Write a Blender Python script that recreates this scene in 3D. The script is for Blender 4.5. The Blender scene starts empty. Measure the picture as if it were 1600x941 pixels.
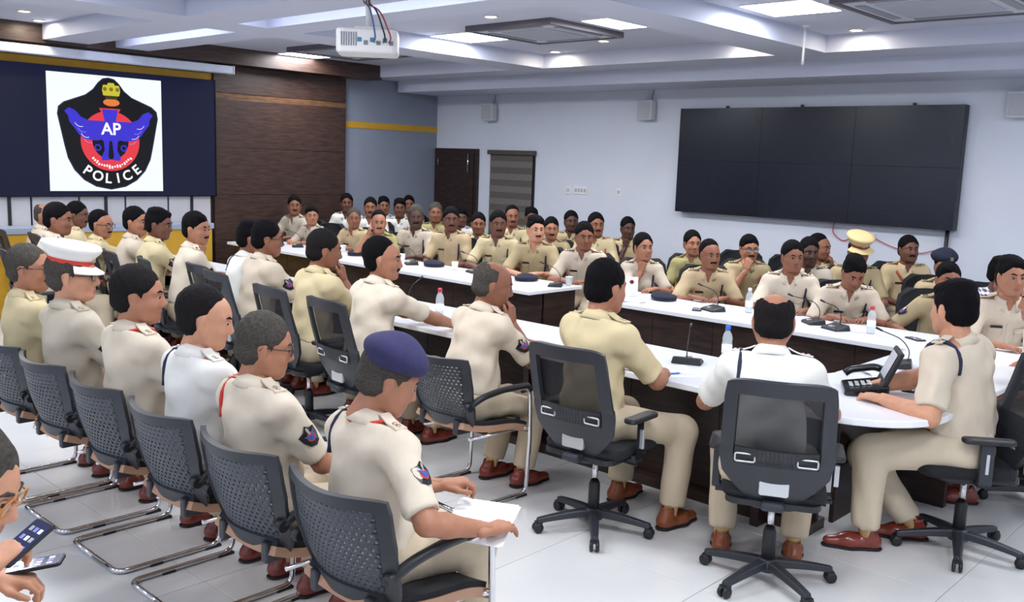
import bpy, bmesh, math, random
import numpy as np
from mathutils import Matrix, Vector

# ------------------------------------------------------------------ camera, world, light, exposure
SC = bpy.context.scene
COL = SC.collection
H = 1.92
cam_d = bpy.data.cameras.new('camera'); cam = bpy.data.objects.new('camera', cam_d); COL.objects.link(cam)
RM = np.array([[0.6831006, -0.08439757, 0.72543133], [-0.72953474, -0.12503032, 0.67241838], [0.03395043, -0.98855676, -0.14697925]])
FPX = 1465.5165
M4 = Matrix.Identity(4)
for i in range(3):
    M4[i][0] = RM[i][0]; M4[i][1] = -RM[i][1]; M4[i][2] = -RM[i][2]
M4[2][3] = H
cam.matrix_world = M4
cam_d.sensor_fit = 'HORIZONTAL'; cam_d.sensor_width = 36; cam_d.lens = FPX / 1600 * 36; cam_d.clip_start = 0.05
SC.camera = cam
W = bpy.data.worlds.new('world'); SC.world = W; W.use_nodes = True
W.node_tree.nodes['Background'].inputs[0].default_value = (0.75, 0.8, 1, 1)
W.node_tree.nodes['Background'].inputs[1].default_value = 0.15
SC.view_settings.view_transform = 'Standard'; SC.view_settings.look = 'None'
SC.view_settings.exposure = -0.02; SC.view_settings.gamma = 1; SC.view_settings.use_curve_mapping = False
SC.cycles.use_denoising = True
SC.cycles.max_bounces = 7; SC.cycles.diffuse_bounces = 4; SC.cycles.glossy_bounces = 3; SC.cycles.transparent_max_bounces = 12
SC.cycles.caustics_reflective = False; SC.cycles.caustics_refractive = False
PANEL_W = 36.0      # watts of each ceiling light panel
def lamp_area(name, loc, sx, sy, watts, col=(0.93, 0.955, 1.0)):
    l = bpy.data.lights.new(name, 'AREA'); l.shape = 'RECTANGLE'; l.size = sx; l.size_y = sy; l.energy = watts; l.color = col
    o = bpy.data.objects.new(name, l); COL.objects.link(o); o.location = loc
    return o

def at(px, py, z):
    d = RM @ np.array([px - 800.0, py - 470.5, FPX]); t = (z - H) / d[2]
    return np.array([d[0] * t, d[1] * t, z])

# ------------------------------------------------------------------ materials
def lin(h):
    h = h.lstrip('#'); o = []
    for i in (0, 2, 4):
        c = int(h[i:i+2], 16) / 255; o.append(c / 12.92 if c <= .04045 else ((c + .055) / 1.055) ** 2.4)
    return (*o, 1)
MATS = {}
def mat(name, col, rough=.6, metal=0, var=.0, vscale=8, bump=0, bscale=40, emit=0, alpha=1, trans=0, coat=0, stretch=None, col2=None, spec=.5, bdist=.01):
    if name in MATS: return MATS[name]
    m = bpy.data.materials.new(name); m.use_nodes = True; MATS[name] = m
    nt = m.node_tree; b = nt.nodes['Principled BSDF']; L = nt.links.new
    c = lin(col)
    b.inputs['Base Color'].default_value = c; b.inputs['Roughness'].default_value = rough; b.inputs['Metallic'].default_value = metal
    b.inputs['Specular IOR Level'].default_value = spec
    if coat: b.inputs['Coat Weight'].default_value = coat; b.inputs['Coat Roughness'].default_value = .08
    if emit: b.inputs['Emission Color'].default_value = c; b.inputs['Emission Strength'].default_value = emit
    if alpha < 1: b.inputs['Alpha'].default_value = alpha
    if trans: b.inputs['Transmission Weight'].default_value = trans
    tc = nt.nodes.new('ShaderNodeTexCoord'); mp = nt.nodes.new('ShaderNodeMapping'); L(tc.outputs['Object'], mp.inputs[0])
    if stretch: mp.inputs['Scale'].default_value = stretch
    if var or col2:
        n = nt.nodes.new('ShaderNodeTexNoise'); n.inputs['Scale'].default_value = vscale; n.inputs['Detail'].default_value = 4
        L(mp.outputs[0], n.inputs[0])
        r = nt.nodes.new('ShaderNodeValToRGB'); L(n.outputs[0], r.inputs[0]); L(r.outputs[0], b.inputs['Base Color'])
        e = r.color_ramp.elements
        e[0].position = .32; e[1].position = .68
        if col2: e[0].color = lin(col2); e[1].color = c
        else:
            e[0].color = (*[x * (1 - var) for x in c[:3]], 1); e[1].color = (*[min(1, x * (1 + var)) for x in c[:3]], 1)
    if bump:
        n2 = nt.nodes.new('ShaderNodeTexNoise'); n2.inputs['Scale'].default_value = bscale; n2.inputs['Detail'].default_value = 3
        L(mp.outputs[0], n2.inputs[0])
        bp = nt.nodes.new('ShaderNodeBump'); bp.inputs['Strength'].default_value = bump; bp.inputs['Distance'].default_value = bdist
        L(n2.outputs[0], bp.inputs['Height']); L(bp.outputs[0], b.inputs['Normal'])
    return m

# ------------------------------------------------------------------ object helpers
def link(name, me, m=None, parent=None, loc=None, rz=None):
    o = bpy.data.objects.new(name, me); COL.objects.link(o)
    if m is not None and me is not None:
        for x in (m if isinstance(m, (list, tuple)) else [m]): me.materials.append(x)
    if parent is not None: o.parent = parent
    if loc is not None: o.location = loc
    if rz is not None: o.rotation_euler = (0, 0, rz)
    return o
def tag(o, label=None, cat=None, group=None, kind=None):
    if label: o['label'] = label
    if cat: o['category'] = cat
    if group: o['group'] = group
    if kind: o['kind'] = kind
    return o
def empty(name, loc=(0, 0, 0), rz=0, label=None, cat=None, group=None):
    o = bpy.data.objects.new(name, None); COL.objects.link(o); o.location = loc; o.rotation_euler = (0, 0, rz); o.empty_display_size = .1
    return tag(o, label, cat, group)
def copy_tree(o, parent=None):
    c = o.copy(); COL.objects.link(c); c.parent = parent
    for ch in o.children: copy_tree(ch, c)
    return c
def np_mesh(name, V, F, smooth=True, idx=None):
    me = bpy.data.meshes.new(name); V = np.asarray(V, np.float32); F = np.asarray(F, np.int32); k = F.shape[1]
    me.vertices.add(len(V)); me.vertices.foreach_set('co', V.ravel())
    me.loops.add(F.size); me.loops.foreach_set('vertex_index', F.ravel())
    me.polygons.add(len(F)); me.polygons.foreach_set('loop_start', np.arange(0, F.size, k, dtype=np.int32))
    if idx is not None: me.polygons.foreach_set('material_index', np.asarray(idx, np.int32))
    me.polygons.foreach_set('use_smooth', np.full(len(F), smooth))
    me.update(calc_edges=True)
    return me
class MB:
    """collects verts and faces of one mesh"""
    def __init__(s): s.v = []; s.f = []; s.sm = []
    def add(s, v, f, smooth=False):
        n = len(s.v); s.v += [tuple(map(float, p)) for p in v]; s.f += [tuple(i + n for i in q) for q in f]; s.sm += [smooth] * len(f); return s
    def box(s, a, b, rot=0, c=None):
        x0, y0, z0 = a; x1, y1, z1 = b
        v = [(x0, y0, z0), (x1, y0, z0), (x1, y1, z0), (x0, y1, z0), (x0, y0, z1), (x1, y0, z1), (x1, y1, z1), (x0, y1, z1)]
        if rot:
            c = c or ((x0 + x1) / 2, (y0 + y1) / 2); cs, sn = math.cos(rot), math.sin(rot)
            v = [(c[0] + (p[0] - c[0]) * cs - (p[1] - c[1]) * sn, c[1] + (p[0] - c[0]) * sn + (p[1] - c[1]) * cs, p[2]) for p in v]
        return s.add(v, [(0, 3, 2, 1), (4, 5, 6, 7), (0, 1, 5, 4), (1, 2, 6, 5), (2, 3, 7, 6), (3, 0, 4, 7)])
    def tube(s, pts, r, n=10, cap=True, closed=False):
        P = [Vector(p) for p in pts]; m = len(P); rr = r if isinstance(r, (list, tuple)) else [r] * m
        v = []; up = None
        for i, p in enumerate(P):
            if closed: t = P[(i + 1) % m] - P[i - 1]
            else: t = P[min(i + 1, m - 1)] - P[max(i - 1, 0)]
            t.normalize()
            if up is None:
                up = Vector((0, 0, 1)) if abs(t.z) < .9 else Vector((1, 0, 0))
            a = t.cross(up)
            if a.length < 1e-4: a = t.orthogonal()
            a.normalize(); b = a.cross(t).normalized(); up = b
            for k in range(n):
                an = 2 * math.pi * k / n; v.append(p + (a * math.cos(an) + b * math.sin(an)) * rr[i])
        f = []
        for i in range(m if closed else m - 1):
            j = (i + 1) % m
            for k in range(n): f.append((i * n + k, i * n + (k + 1) % n, j * n + (k + 1) % n, j * n + k))
        s.add(v, f, True)
        if cap and not closed:
            o = len(s.v) - len(v); s.f += [tuple(o + k for k in range(n))[::-1], tuple(o + (m - 1) * n + k for k in range(n))]; s.sm += [False, False]
        return s
    def lathe(s, prof, n=20, c=(0, 0, 0), smooth=True):
        v = []; f = []
        for r, z in prof:
            for k in range(n): an = 2 * math.pi * k / n; v.append((c[0] + r * math.cos(an), c[1] + r * math.sin(an), c[2] + z))
        for i in range(len(prof) - 1):
            for k in range(n): f.append((i * n + k, i * n + (k + 1) % n, (i + 1) * n + (k + 1) % n, (i + 1) * n + k))
        s.add(v, f, smooth); o = len(s.v) - len(v)
        if prof[0][0] > 1e-5: s.f.append(tuple(o + k for k in range(n))[::-1]); s.sm.append(False)
        if prof[-1][0] > 1e-5: s.f.append(tuple(o + (len(prof) - 1) * n + k for k in range(n))); s.sm.append(False)
        return s
    def prism(s, poly, z0, z1, fn=None):
        n = len(poly); fn = fn or (lambda x, y, z: (x, y, z))
        v = [fn(x, y, z0) for x, y in poly] + [fn(x, y, z1) for x, y in poly]
        f = [tuple(range(n))[::-1], tuple(range(n, 2 * n))] + [(i, (i + 1) % n, n + (i + 1) % n, n + i) for i in range(n)]
        return s.add(v, f)
    def mesh(s, name):
        me = bpy.data.meshes.new(name); me.from_pydata(s.v, [], s.f); me.polygons.foreach_set('use_smooth', s.sm); me.update()
        return me
    def build(s, name, m, parent=None, bevel=0, loc=None, rz=None, seg=2):
        me = s.mesh(name)
        if bevel:
            b = bmesh.new(); b.from_mesh(me); bmesh.ops.recalc_face_normals(b, faces=b.faces)
            es = [e for e in b.edges if len(e.link_faces) == 2 and e.calc_face_angle(0) > .6]
            bmesh.ops.bevel(b, geom=es, offset=bevel, segments=seg, affect='EDGES', profile=.5, clamp_overlap=True)
            b.to_mesh(me); b.free()
        return link(name, me, m, parent, loc, rz)
def box(name, a, b, m, parent=None, bevel=0): return MB().box(a, b).build(name, m, parent, bevel)
def struct(o): o['kind'] = 'structure'; return o
def rounded_rect(w, h, r, n=5, cx=0, cy=0):
    p = []
    for qx, qy, a0 in ((1, 1, 0), (-1, 1, 90), (-1, -1, 180), (1, -1, 270)):
        for i in range(n + 1):
            a = math.radians(a0 + 90 * i / n); p.append((cx + qx * (w / 2 - r) + r * math.cos(a), cy + qy * (h / 2 - r) + r * math.sin(a)))
    return p
def fillet(pts, r=.05, n=5):
    """round the corners of an open 3-D polyline"""
    out = [Vector(pts[0])]
    for i in range(1, len(pts) - 1):
        a, b, c = Vector(pts[i - 1]), Vector(pts[i]), Vector(pts[i + 1])
        u = (a - b); w = (c - b); q = min(r, u.length * .49, w.length * .49); u.normalize(); w.normalize()
        p0 = b + u * q; p1 = b + w * q
        for k in range(n + 1):
            t = k / n; out.append(p0 * (1 - t) ** 2 + b * 2 * t * (1 - t) + p1 * t * t)
    out.append(Vector(pts[-1])); return out

# ------------------------------------------------------------------ the room
XW, YW, XB, YB = 10.6, 11.64, -2.4, -3.4
m_wall = mat('white wall paint', '#d3d9e6', .7, var=.02, vscale=2)
m_ceil = mat('white ceiling paint', '#c5cadb', .75, var=.015, vscale=2)
m_greywall = mat('grey wall paint', '#8b93a2', .7, var=.03, vscale=3)
m_mustard = mat('mustard paint', '#d0a02c', .55, var=.05)
m_wood = mat('dark walnut laminate', '#4b352c', .42, col2='#2c1f1b', vscale=5, stretch=(1, 1, 9), bump=.05, bscale=20)
m_woodY = mat('dark walnut veneer', '#3a2722', .35, col2='#1f1614', vscale=6, stretch=(1, 1, 6), bump=.04, bscale=24)
m_tile = mat('white vitrified tile', '#d9d9d8', .16, var=.03, vscale=3, spec=.6)
m_grout = mat('grey grout', '#96958f', .8)
m_black = mat('black plastic', '#1b1d22', .45, var=.1, bump=.05, bscale=200)
m_blackg = mat('black gloss', '#0d0f14', .18)
m_white = mat('white plastic', '#e6e6e4', .4, var=.02)
m_chrome = mat('chrome', '#d8d8da', .14, metal=1, var=.03)
m_silver = mat('silver plastic', '#c9ccd0', .3, metal=.6, var=.03)
m_light = mat('light panel diffuser', '#f6f9ff', .5, emit=7, var=.0)
m_spot = mat('warm downlight lens', '#fff2dc', .5, emit=9)

floor = struct(box('floor', (XB, YB, -.1), (XW, YW, -.004), m_grout))
T = .8
tm = MB().box((0, 0, -.02), (T - .004, T - .004, 0)).mesh('tile')
bm = bmesh.new(); bm.from_mesh(tm); bmesh.ops.bevel(bm, geom=[e for e in bm.edges if all(v.co.z > -.001 for v in e.verts)], offset=.0015, segments=1, affect='EDGES'); bm.to_mesh(tm); bm.free()
tm.materials.append(m_tile)
for i in range(15):
    for j in range(16):
        x, y = -1.18 + i * T, -1.1 + j * T
        if x + T > XW or y + T > YW: continue
        o = bpy.data.objects.new('tile', tm); COL.objects.link(o); o.parent = floor; o.location = (x, y, 0)
struct(box('wall_right', (XW, YB, 0), (XW + .15, YW + .15, 3.5), m_wall))
struct(box('wall_front', (XB, YW, 0), (XW, YW + .15, 3.5), m_greywall))
struct(box('wall_left', (XB - .15, YB, 0), (XB, YW + .15, 3.5), m_wall))
struct(box('wall_back', (XB - .15, YB - .15, 0), (XW + .15, YB, 3.5), m_wall))
# ceiling slab, beams between the coffers, soffit along the right wall
ZB, ZT = 3.10, 3.27
ceiling = struct(box('ceiling', (XB, YB, ZT), (XW, YW, 3.42), m_ceil))
def beam(x0, x1, y0, y1, z0=ZB, z1=ZT + .001, name='ceiling_beam', m=m_ceil):
    return MB().box((x0, y0, z0), (x1, y1, z1)).build(name, m, ceiling)
XA = [(9.12, 9.72), (5.12, 5.52), (4.29, 4.80), (.45, .80), (XB, .1)]
for x0, x1 in XA: beam(x0, x1, YB, 11.3)
BAYS = [(5.52, 9.12), (4.80, 5.12), (.80, 4.29), (.1, .45)]
YBEAM = [(8.05, 8.62), (4.32, 4.86), (.55, 1.1), (YB, -2.6)]
for x0, x1 in BAYS:
    for y0, y1 in YBEAM: beam(x0, x1, y0, y1)
beam(9.70, XW, YB, YW - .06, 2.93, ZT + .001, 'wall_soffit')
MB().box((XB, 11.3, 3.06), (9.15, YW, ZT)).build('wood_bulkhead', m_wood, ceiling)
MB().box((9.15, 11.3, 3.10), (9.71, YW, ZT)).build('ceiling_beam', m_ceil, ceiling)
# front wall: wood panelling, stripe, panels under the screen
wp = struct(box('trim_1', (6.53, YW - .05, 0), (8.70, YW - .02, 3.06), m_wood))
z = 0
for k, (z0, z1) in enumerate(((.1, .72), (.725, 1.34), (1.345, 1.97), (1.975, 2.62), (2.70, 3.055))):
    MB().box((6.535, YW - .075, z0), (8.695, YW - .045, z1)).build('wood_panel', m_wood, wp, .003)
MB().box((6.535, YW - .068, 2.622), (8.695, YW - .045, 2.698)).build('wood_panel', mat('walnut trim strip with painted reflection', '#7a5a3c', .3, col2='#54392a', stretch=(1, 1, 8)), wp)  # trim band, its lighter brown paints in the reflection of the lights
struct(box('trim_2', (8.70, YW - .008, 2.345), (XW, YW + .01, 2.44), m_mustard))
struct(box('trim_3', (XB, YW - .04, 2.845), (6.55, YW, 2.935), m_mustard))
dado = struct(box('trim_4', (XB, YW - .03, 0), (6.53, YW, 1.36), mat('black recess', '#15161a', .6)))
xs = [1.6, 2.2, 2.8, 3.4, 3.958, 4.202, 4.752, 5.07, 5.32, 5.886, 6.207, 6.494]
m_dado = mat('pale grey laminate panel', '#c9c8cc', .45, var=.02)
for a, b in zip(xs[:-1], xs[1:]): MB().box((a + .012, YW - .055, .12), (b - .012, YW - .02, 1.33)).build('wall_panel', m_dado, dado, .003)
for x in (3.958, 5.07, 6.207): MB().box((x - .018, YW - .07, .0), (x + .018, YW - .03, 1.36)).build('upright', m_black, dado)
# low counter with mustard front by the front wall
lc = empty('low_counter', (5.0, 11.28, 0), 0, 'low grey topped counter with mustard front below the lit screen', 'counter')
MB().box((-2.4, -.14, .0), (1.25, .2, .93)).build('front', m_mustard, lc, .004)
MB().box((-2.42, -.16, .93), (1.27, .22, 1.0)).build('counter_top', mat('blue grey laminate', '#9aa6b8', .4, var=.03), lc, .006)
# right wall: door, blind, baseboard
d = struct(box('door_1', (XW - .05, 10.63, 0), (XW - .005, 11.62, 2.10), m_woodY))
MB().box((XW - .07, 10.70, .05), (XW - .04, 11.56, 1.02)).build('door_leaf', m_woodY, d, .004)
MB().box((XW - .07, 10.70, 1.03), (XW - .04, 11.56, 2.05)).build('door_leaf', m_woodY, d, .004)
MB().tube([(XW - .09, 10.80, 1.72), (XW - .09, 10.80, 2.02)], .012).build('door_handle', m_chrome, d)
MB().tube([(XW - .09, 11.50, 1.82), (XW - .09, 11.50, 1.94)], .008).build('door_handle', m_chrome, d)
w = struct(box('window_1', (XW - .02, 9.44, .7), (XW + .02, 10.36, 2.05), mat('dark window glass', '#2c3138', .1)))
m_blind = mat('taupe zebra blind fabric', '#6d6a66', .8, var=.05, vscale=20, bump=.1, bscale=150)
m_blind2 = mat('dark taupe blind fabric', '#57544f', .8, var=.05, vscale=20)
MB().box((XW - .09, 9.42, 2.02), (XW - .01, 10.38, 2.09)).build('blind_headrail', mat('brown blind rail', '#4c4540', .5, var=.03), w, .006)
for k in range(14): MB().box((XW - .05 - .004 * (k % 2), 9.46, 2.02 - .095 * (k + 1)), (XW - .04, 10.34, 2.02 - .095 * k)).build('blind_slat', m_blind if k % 2 else m_blind2, w)
struct(box('baseboard_right', (XW - .015, YB, 0), (XW, 10.6, .1), m_wood))
struct(box('baseboard_front', (8.70, YW - .015, 0), (XW - .06, YW, .1), m_wood))

# ------------------------------------------------------------------ ceiling fittings
def panel_light(x, y, label, s=.6):
    t = empty('ceiling_light_panel', (x, y, ZT), 0, label, 'ceiling light', 'square light panels in the coffers')
    MB().prism(rounded_rect(s + .03, s + .03, .01, 1), -.012, 0).build('frame', m_white, t)
    MB().box((-s / 2, -s / 2, -.016), (s / 2, s / 2, -.011)).build('diffuser', m_light, t)
    l = lamp_area('panel_lamp', (0, 0, -.03), s, s, PANEL_W); l.parent = t
LP = [(7.45, 7.68, 'lit square ceiling panel left of the near air conditioner beside the projector'), (7.42, 5.52, 'lit square ceiling panel right of the middle air conditioner'),
      (7.45, 3.86, 'largest lit square ceiling panel above the hanging rod'), (7.65, 10.98, 'lit square ceiling panel above the walnut wall')]
for a in LP: panel_light(*a)
for x, y in ((7.5, 9.05), (7.45, 1.35), (7.45, -.1), (7.45, -2.0), (2.55, 10.9), (2.55, 9.1), (2.55, 7.6), (2.55, 5.4), (2.55, 3.8), (2.55, 1.5), (2.55, .0), (2.55, -2.0), (-1.0, 7.6), (-1.0, 4.6), (-1.0, 1.6), (-1.0, -1.6)):  # unseen panels, added to brighten the room from the camera side too
    if x < 0:
        t = empty('ceiling_light_panel', (x, y, ZB), 0, 'added lit ceiling panel out of view over the seats near the camera', 'ceiling light', 'added light panels out of view')
    else:
        t = empty('ceiling_light_panel', (x, y, ZT), 0, 'added lit ceiling panel out of view over the seats near the camera', 'ceiling light', 'added light panels out of view')
    MB().prism(rounded_rect(.63, .63, .01, 1), -.012, 0).build('frame', m_white, t)
    MB().box((-.3, -.3, -.016), (.3, .3, -.011)).build('diffuser', m_light, t)
    l = lamp_area('panel_lamp', (0, 0, -.03), .6, .6, PANEL_W); l.parent = t
m_acgrey = mat('air conditioner grey', '#c4c8d2', .5, var=.02); m_acdark = mat('air conditioner dark trim', '#5d5a62', .5, var=.03)
def cassette(x, y, label, s=1.15):
    t = empty('air_conditioner', (x, y, ZT), 0, label, 'air conditioner', 'ceiling cassette air conditioners')
    m = MB()
    for a, b in (((-s / 2, -s / 2), (s / 2, -s / 2 + .05)), ((-s / 2, s / 2 - .05), (s / 2, s / 2)), ((-s / 2, -s / 2 + .05), (-s / 2 + .05, s / 2 - .05)), ((s / 2 - .05, -s / 2 + .05), (s / 2, s / 2 - .05))):
        m.box((*a, -.06), (*b, 0))
    m.build('dark_frame', m_acdark, t)
    MB().prism(rounded_rect(s - .1, s - .1, .04), -.05, 0).build('fascia', m_acgrey, t)
    MB().prism(rounded_rect(s - .5, s - .5, .03), -.062, -.045).build('intake_grille', mat('grille grey', '#aab0bc', .6, var=.04), t, .004)
    for k in range(4):
        o = MB().box((-s * .3, s * .36, -.058), (s * .3, s * .42, -.045)).build('louvre', mat('louvre grey', '#8d919c', .5, var=.03), t); o.rotation_euler = (0, 0, k * math.pi / 2)
cassette(7.42, 6.55, 'cassette air conditioner centred in the middle ceiling coffer')
cassette(7.58, 10.0, 'cassette air conditioner behind the hanging projector')
cassette(7.75, 2.75, 'cassette air conditioner at the top right edge of the photo', 1.25)
def downlight(x, y, label, z=ZT, w=5):
    t = empty('downlight', (x, y, z), 0, label, 'downlight', 'round ceiling downlights')
    MB().lathe([(.075, 0), (.075, -.008), (.06, -.014), (.058, -.004)], 20).build('trim_ring', m_white, t)
    MB().lathe([(.001, -.006), (.058, -.006)], 20).build('lens', m_spot, t)
    l = lamp_area('spot_lamp', (0, 0, -.02), .1, .1, w, (1, .9, .75)); l.parent = t
for x, y, lb in ((6.5, 6.42, 'round downlight beside the dark corner of the middle air conditioner'), (8.93, 7.7, 'round downlight at the far left corner of the middle coffer'), (8.4, 6.55, 'round downlight below the right edge of the middle air conditioner'),
                 (8.9, 3.92, 'round downlight in the right coffer beside the hanging rod'), (8.3, 2.76, 'round downlight beside the right air conditioner'), (3.78, 10.4, 'round downlight at the top left edge of the ceiling'), (4.15, 11.0, 'round downlight above the left end of the white screen case'),
                 (8.92, 5.15, 'round downlight at the right corner of the middle coffer')): downlight(x, y, lb)
# LED strips that light the narrow slots
for y0, y1 in ((8.62, 11.0), (4.86, 8.05), (1.1, 4.32)):
    t = MB().box((4.805, y0 + .1, ZT - .02), (4.83, y1 - .1, ZT - .005)).build('led_strip', mat('led strip', '#dfe3ff', .5, emit=6), ceiling)
    l = lamp_area('strip_lamp', (4.87, (y0 + y1) / 2, ZT - .03), .05, y1 - y0 - .3, 9, (.85, .88, 1))
# hanging rod
t = empty('hanging_rod', (8.42, 4.2, ZT), 0, 'thin white rod hanging from the ceiling above the dark video wall', 'rod')
MB().tube([(0, 0, 0), (0, 0, -.33)], .012).build('pole', m_white, t)
MB().lathe([(.012, -.33), (.016, -.335), (.016, -.36), (.006, -.365)], 12).build('tip', mat('grey tip', '#8f93a0', .5, var=.03), t)
MB().lathe([(.035, 0), (.035, -.01), (.014, -.02)], 12).build('mounting_cap', m_white, t)
# projector on its mount
pr = empty('projector', (4.42, 5.62, 2.75), math.radians(48), 'white projector hanging from the ceiling with its cables', 'projector')
MB().prism(rounded_rect(.36, .44, .05), -.095, .075).build('body', m_white, pr, .018, seg=3)
MB().tube([(0, 0, .07), (0, 0, ZB - 2.75)], .02).build('mount_pole', m_white, pr)
MB().box((-.09, -.09, .07), (.09, .09, .1)).build('mount_plate', m_white, pr, .004)
MB().lathe([(.07, .31), (.07, .35)], 16).build('ceiling_plate', m_white, pr)
m_portd = mat('port grey', '#7a7f8a', .5, var=.05)
for k in range(6): MB().box((-.184, -.19 + k * .045, -.04 + .02 * (k % 2)), (-.178, -.16 + k * .045, -.01 + .02 * (k % 2))).build('port', [m_portd, mat('blue port', '#3f7f9f', .5, var=.05)][k % 2], pr)
for k in range(7): MB().box((-.184, .07 + k * .017, -.05), (-.178, .078 + k * .017, .045)).build('vent_slot', m_portd, pr)
MB().lathe([(.045, 0), (.05, .03), (.04, .035), (.038, .01), (.001, .008)], 20).build('lens', m_blackg, pr, loc=(.17, .1, 0)).rotation_euler = (0, math.pi / 2, 0)
for k, (y, mm) in enumerate(((-.12, m_black), (-.05, mat('blue cable', '#39618f', .5, var=.05)), (-.16, mat('red cable', '#9f4438', .5, var=.05)))):
    MB().tube(fillet([(-.18, y, -.02), (-.27, y - .02, .0), (-.22, y * .6, .2), (-.05, .02 * k, .27), (-.02, .02 * k - .02, .345)], .08), .006, 6).build('cable', mm, pr)
# projection screen case over the lit screen
sc = empty('projection_screen_case', (5.26, 11.36, 2.98), 0, 'long white roller screen case above the lit emblem screen', 'screen case')
MB().box((-4.6, -.07, -.05), (1.41, .07, .05)).build('housing', mat('pale case metal', '#cfd6e6', .4, var=.02), sc, .012)
MB().box((1.41, -.075, -.055), (1.425, .075, .055)).build('end_cap', m_white, sc, .004)
for x in (-4.0, -1.5, 1.2): MB().box((x, .07, -.02), (x + .05, .27, .02)).build('bracket', m_white, sc)
# ------------------------------------------------------------------ lit screen with the emblem (flat picture on a screen)
def flat(name, poly, cx, cz, y, s, m, parent):
    """polygon in picture units (u right, v up) as a thin sheet facing -Y"""
    b = MB(); n = len(poly)
    b.add([(cx + u * s, y, cz + v * s) for u, v in poly], [tuple(range(n))])
    me = b.mesh(name); q = bmesh.new(); q.from_mesh(me); bmesh.ops.triangulate(q, faces=q.faces); q.to_mesh(me); q.free()
    return link(name, me, m, parent)
def emis(name, col, e=1.0):
    m = mat(name, col, .6, emit=e, spec=.1); m.node_tree.nodes['Principled BSDF'].inputs['Base Color'].default_value = (.01, .01, .01, 1); return m
YS = YW - .115
scr = empty('lit_screen', (0, 0, 0), 0, 'large wall screen showing a white picture with a police emblem', 'screen')
MB().box((XB + .8, YS, 1.335), (6.53, YW - .055, 2.845)).build('screen_body', emis('screen navy', '#1a2350', .40), scr, .004)
MB().box((XB + .8, YS - .006, 1.325), (6.535, YS + .03, 1.34)).build('bezel', m_blackg, scr)
MB().box((6.525, YS - .006, 1.325), (6.54, YS + .03, 2.85)).build('bezel', m_blackg, scr)
ecx, ecz, es = 5.09, 2.085, .695
MB().box((ecx - es, YS - .004, ecz - es + .005), (ecx + es, YS - .001, ecz + es - .005)).build('white_picture', emis('screen white', '#f4fbff', 1.05), scr)
half = [(0, .95), (.10, .93), (.18, .86), (.27, .74), (.40, .64), (.58, .57), (.76, .50), (.85, .42), (.87, .3), (.82, .05), (.77, -.2), (.72, -.42), (.62, -.62), (.46, -.79), (.26, -.9), (0, -.95)]
shield = half + [(-u, v) for u, v in half[-2:0:-1]]
e_blk, e_red, e_blue, e_wht, e_yel, e_org = emis('screen black', '#10121c', .5), emis('screen red', '#ee3f4c', .95), emis('screen blue', '#3f35d8', .95), emis('screen letter white', '#ffffff', 1.1), emis('screen yellow', '#d9cf3a', .9), emis('screen orange', '#f0843c', .95)
flat('emblem_outline', [(u * 1.02 + .04, v * 1.02) for u, v in shield], ecx, ecz, YS - .005, es, emis('screen blue grey', '#3a4570', .6), scr)
em = flat('emblem_shield', [(u + .04, v) for u, v in shield], ecx, ecz, YS - .006, es, e_blk, scr)
def disc(r, cu, cv, n=40, a0=0, a1=360, ry=None): return [(cu + r * math.cos(math.radians(a0 + (a1 - a0) * k / n)), cv + (ry or r) * math.sin(math.radians(a0 + (a1 - a0) * k / n))) for k in range(n)]
def ring(name, cu, cv, r0, r1, y, m, n=48, a0=0, a1=360):
    b = MB(); v = []
    for k in range(n + 1):
        a = math.radians(a0 + (a1 - a0) * k / n)
        for r in (r0, r1): v.append((ecx + (cu + r * math.cos(a)) * es, y, ecz + (cv + r * math.sin(a)) * es))
    b.add(v, [(2 * k, 2 * k + 1, 2 * k + 3, 2 * k + 2) for k in range(n)]); return b.build(name, m, em)
ring('red_ring', .05, -.12, .32, .52, YS - .008, e_red)
flat('ribbon', [(-.14, .44), (.24, .44), (.20, .37), (.16, .3), (-.06, .3), (-.1, .37)], ecx, ecz, YS - .009, es, e_red, em)
for s in (-1, 1):
    wing = [(.14, .22), (.38, .22), (.5, .27), (.6, .38), (.70, .42), (.78, .36), (.72, .28), (.70, .18), (.62, .08), (.55, -.02), (.45, -.1), (.25, -.12), (.14, -.1)]
    flat('wing', [(.05 + s * u, v) for u, v in wing], ecx, ecz, YS - .010, es, e_blue, em)
    for k in range(4):
        u0 = .30 + k * .09
        ring('feather_line', .05 + s * (.36 + .05 * k), .02 + .09 * k - .08, .10, .108, YS - .012, e_wht if k % 2 else emis('screen lilac', '#a9a2ff', .9), 10, (200 if s < 0 else 250), (290 if s < 0 else 340))
    leg = [(.02, -.1), (.13, -.1), (.11, -.28), (.17, -.40), (.16, -.46), (.02, -.45), (.05, -.38)]
    flat('figure_leg', [(.05 + s * u, v) for u, v in leg], ecx, ecz, YS - .010, es, e_blue, em)
    ring('curl', .05 + s * .23, -.24, .035, .06, YS - .011, e_blue, 20)
flat('figure_body', [(-.09, .42), (.19, .42), (.15, .22), (.24, .2), (.2, -.12), (-.1, -.12), (-.14, .2), (-.05, .22)], ecx, ecz, YS - .0105, es, e_blue, em)
flat('orange_base', disc(.145, .08, .545, 24, ry=.065), ecx, ecz, YS - .010, es, e_org, em)
flat('capital_drum', [(-.02, .6), (.18, .6), (.2, .66), (-.04, .66)], ecx, ecz, YS - .011, es, emis('screen dark olive', '#4a4a18', .6), em)
flat('lion_capital', [(-.06, .66), (.22, .66), (.24, .75), (.22, .84), (.15, .84), (.13, .88), (.03, .88), (.01, .84), (-.06, .84), (-.08, .75)], ecx, ecz, YS - .011, es, e_yel, em)
for u in (-.03, .08, .19): flat('lion_face', disc(.035, u, .77, 12), ecx, ecz, YS - .012, es, emis('screen olive', '#8d861e', .8), em)
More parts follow.
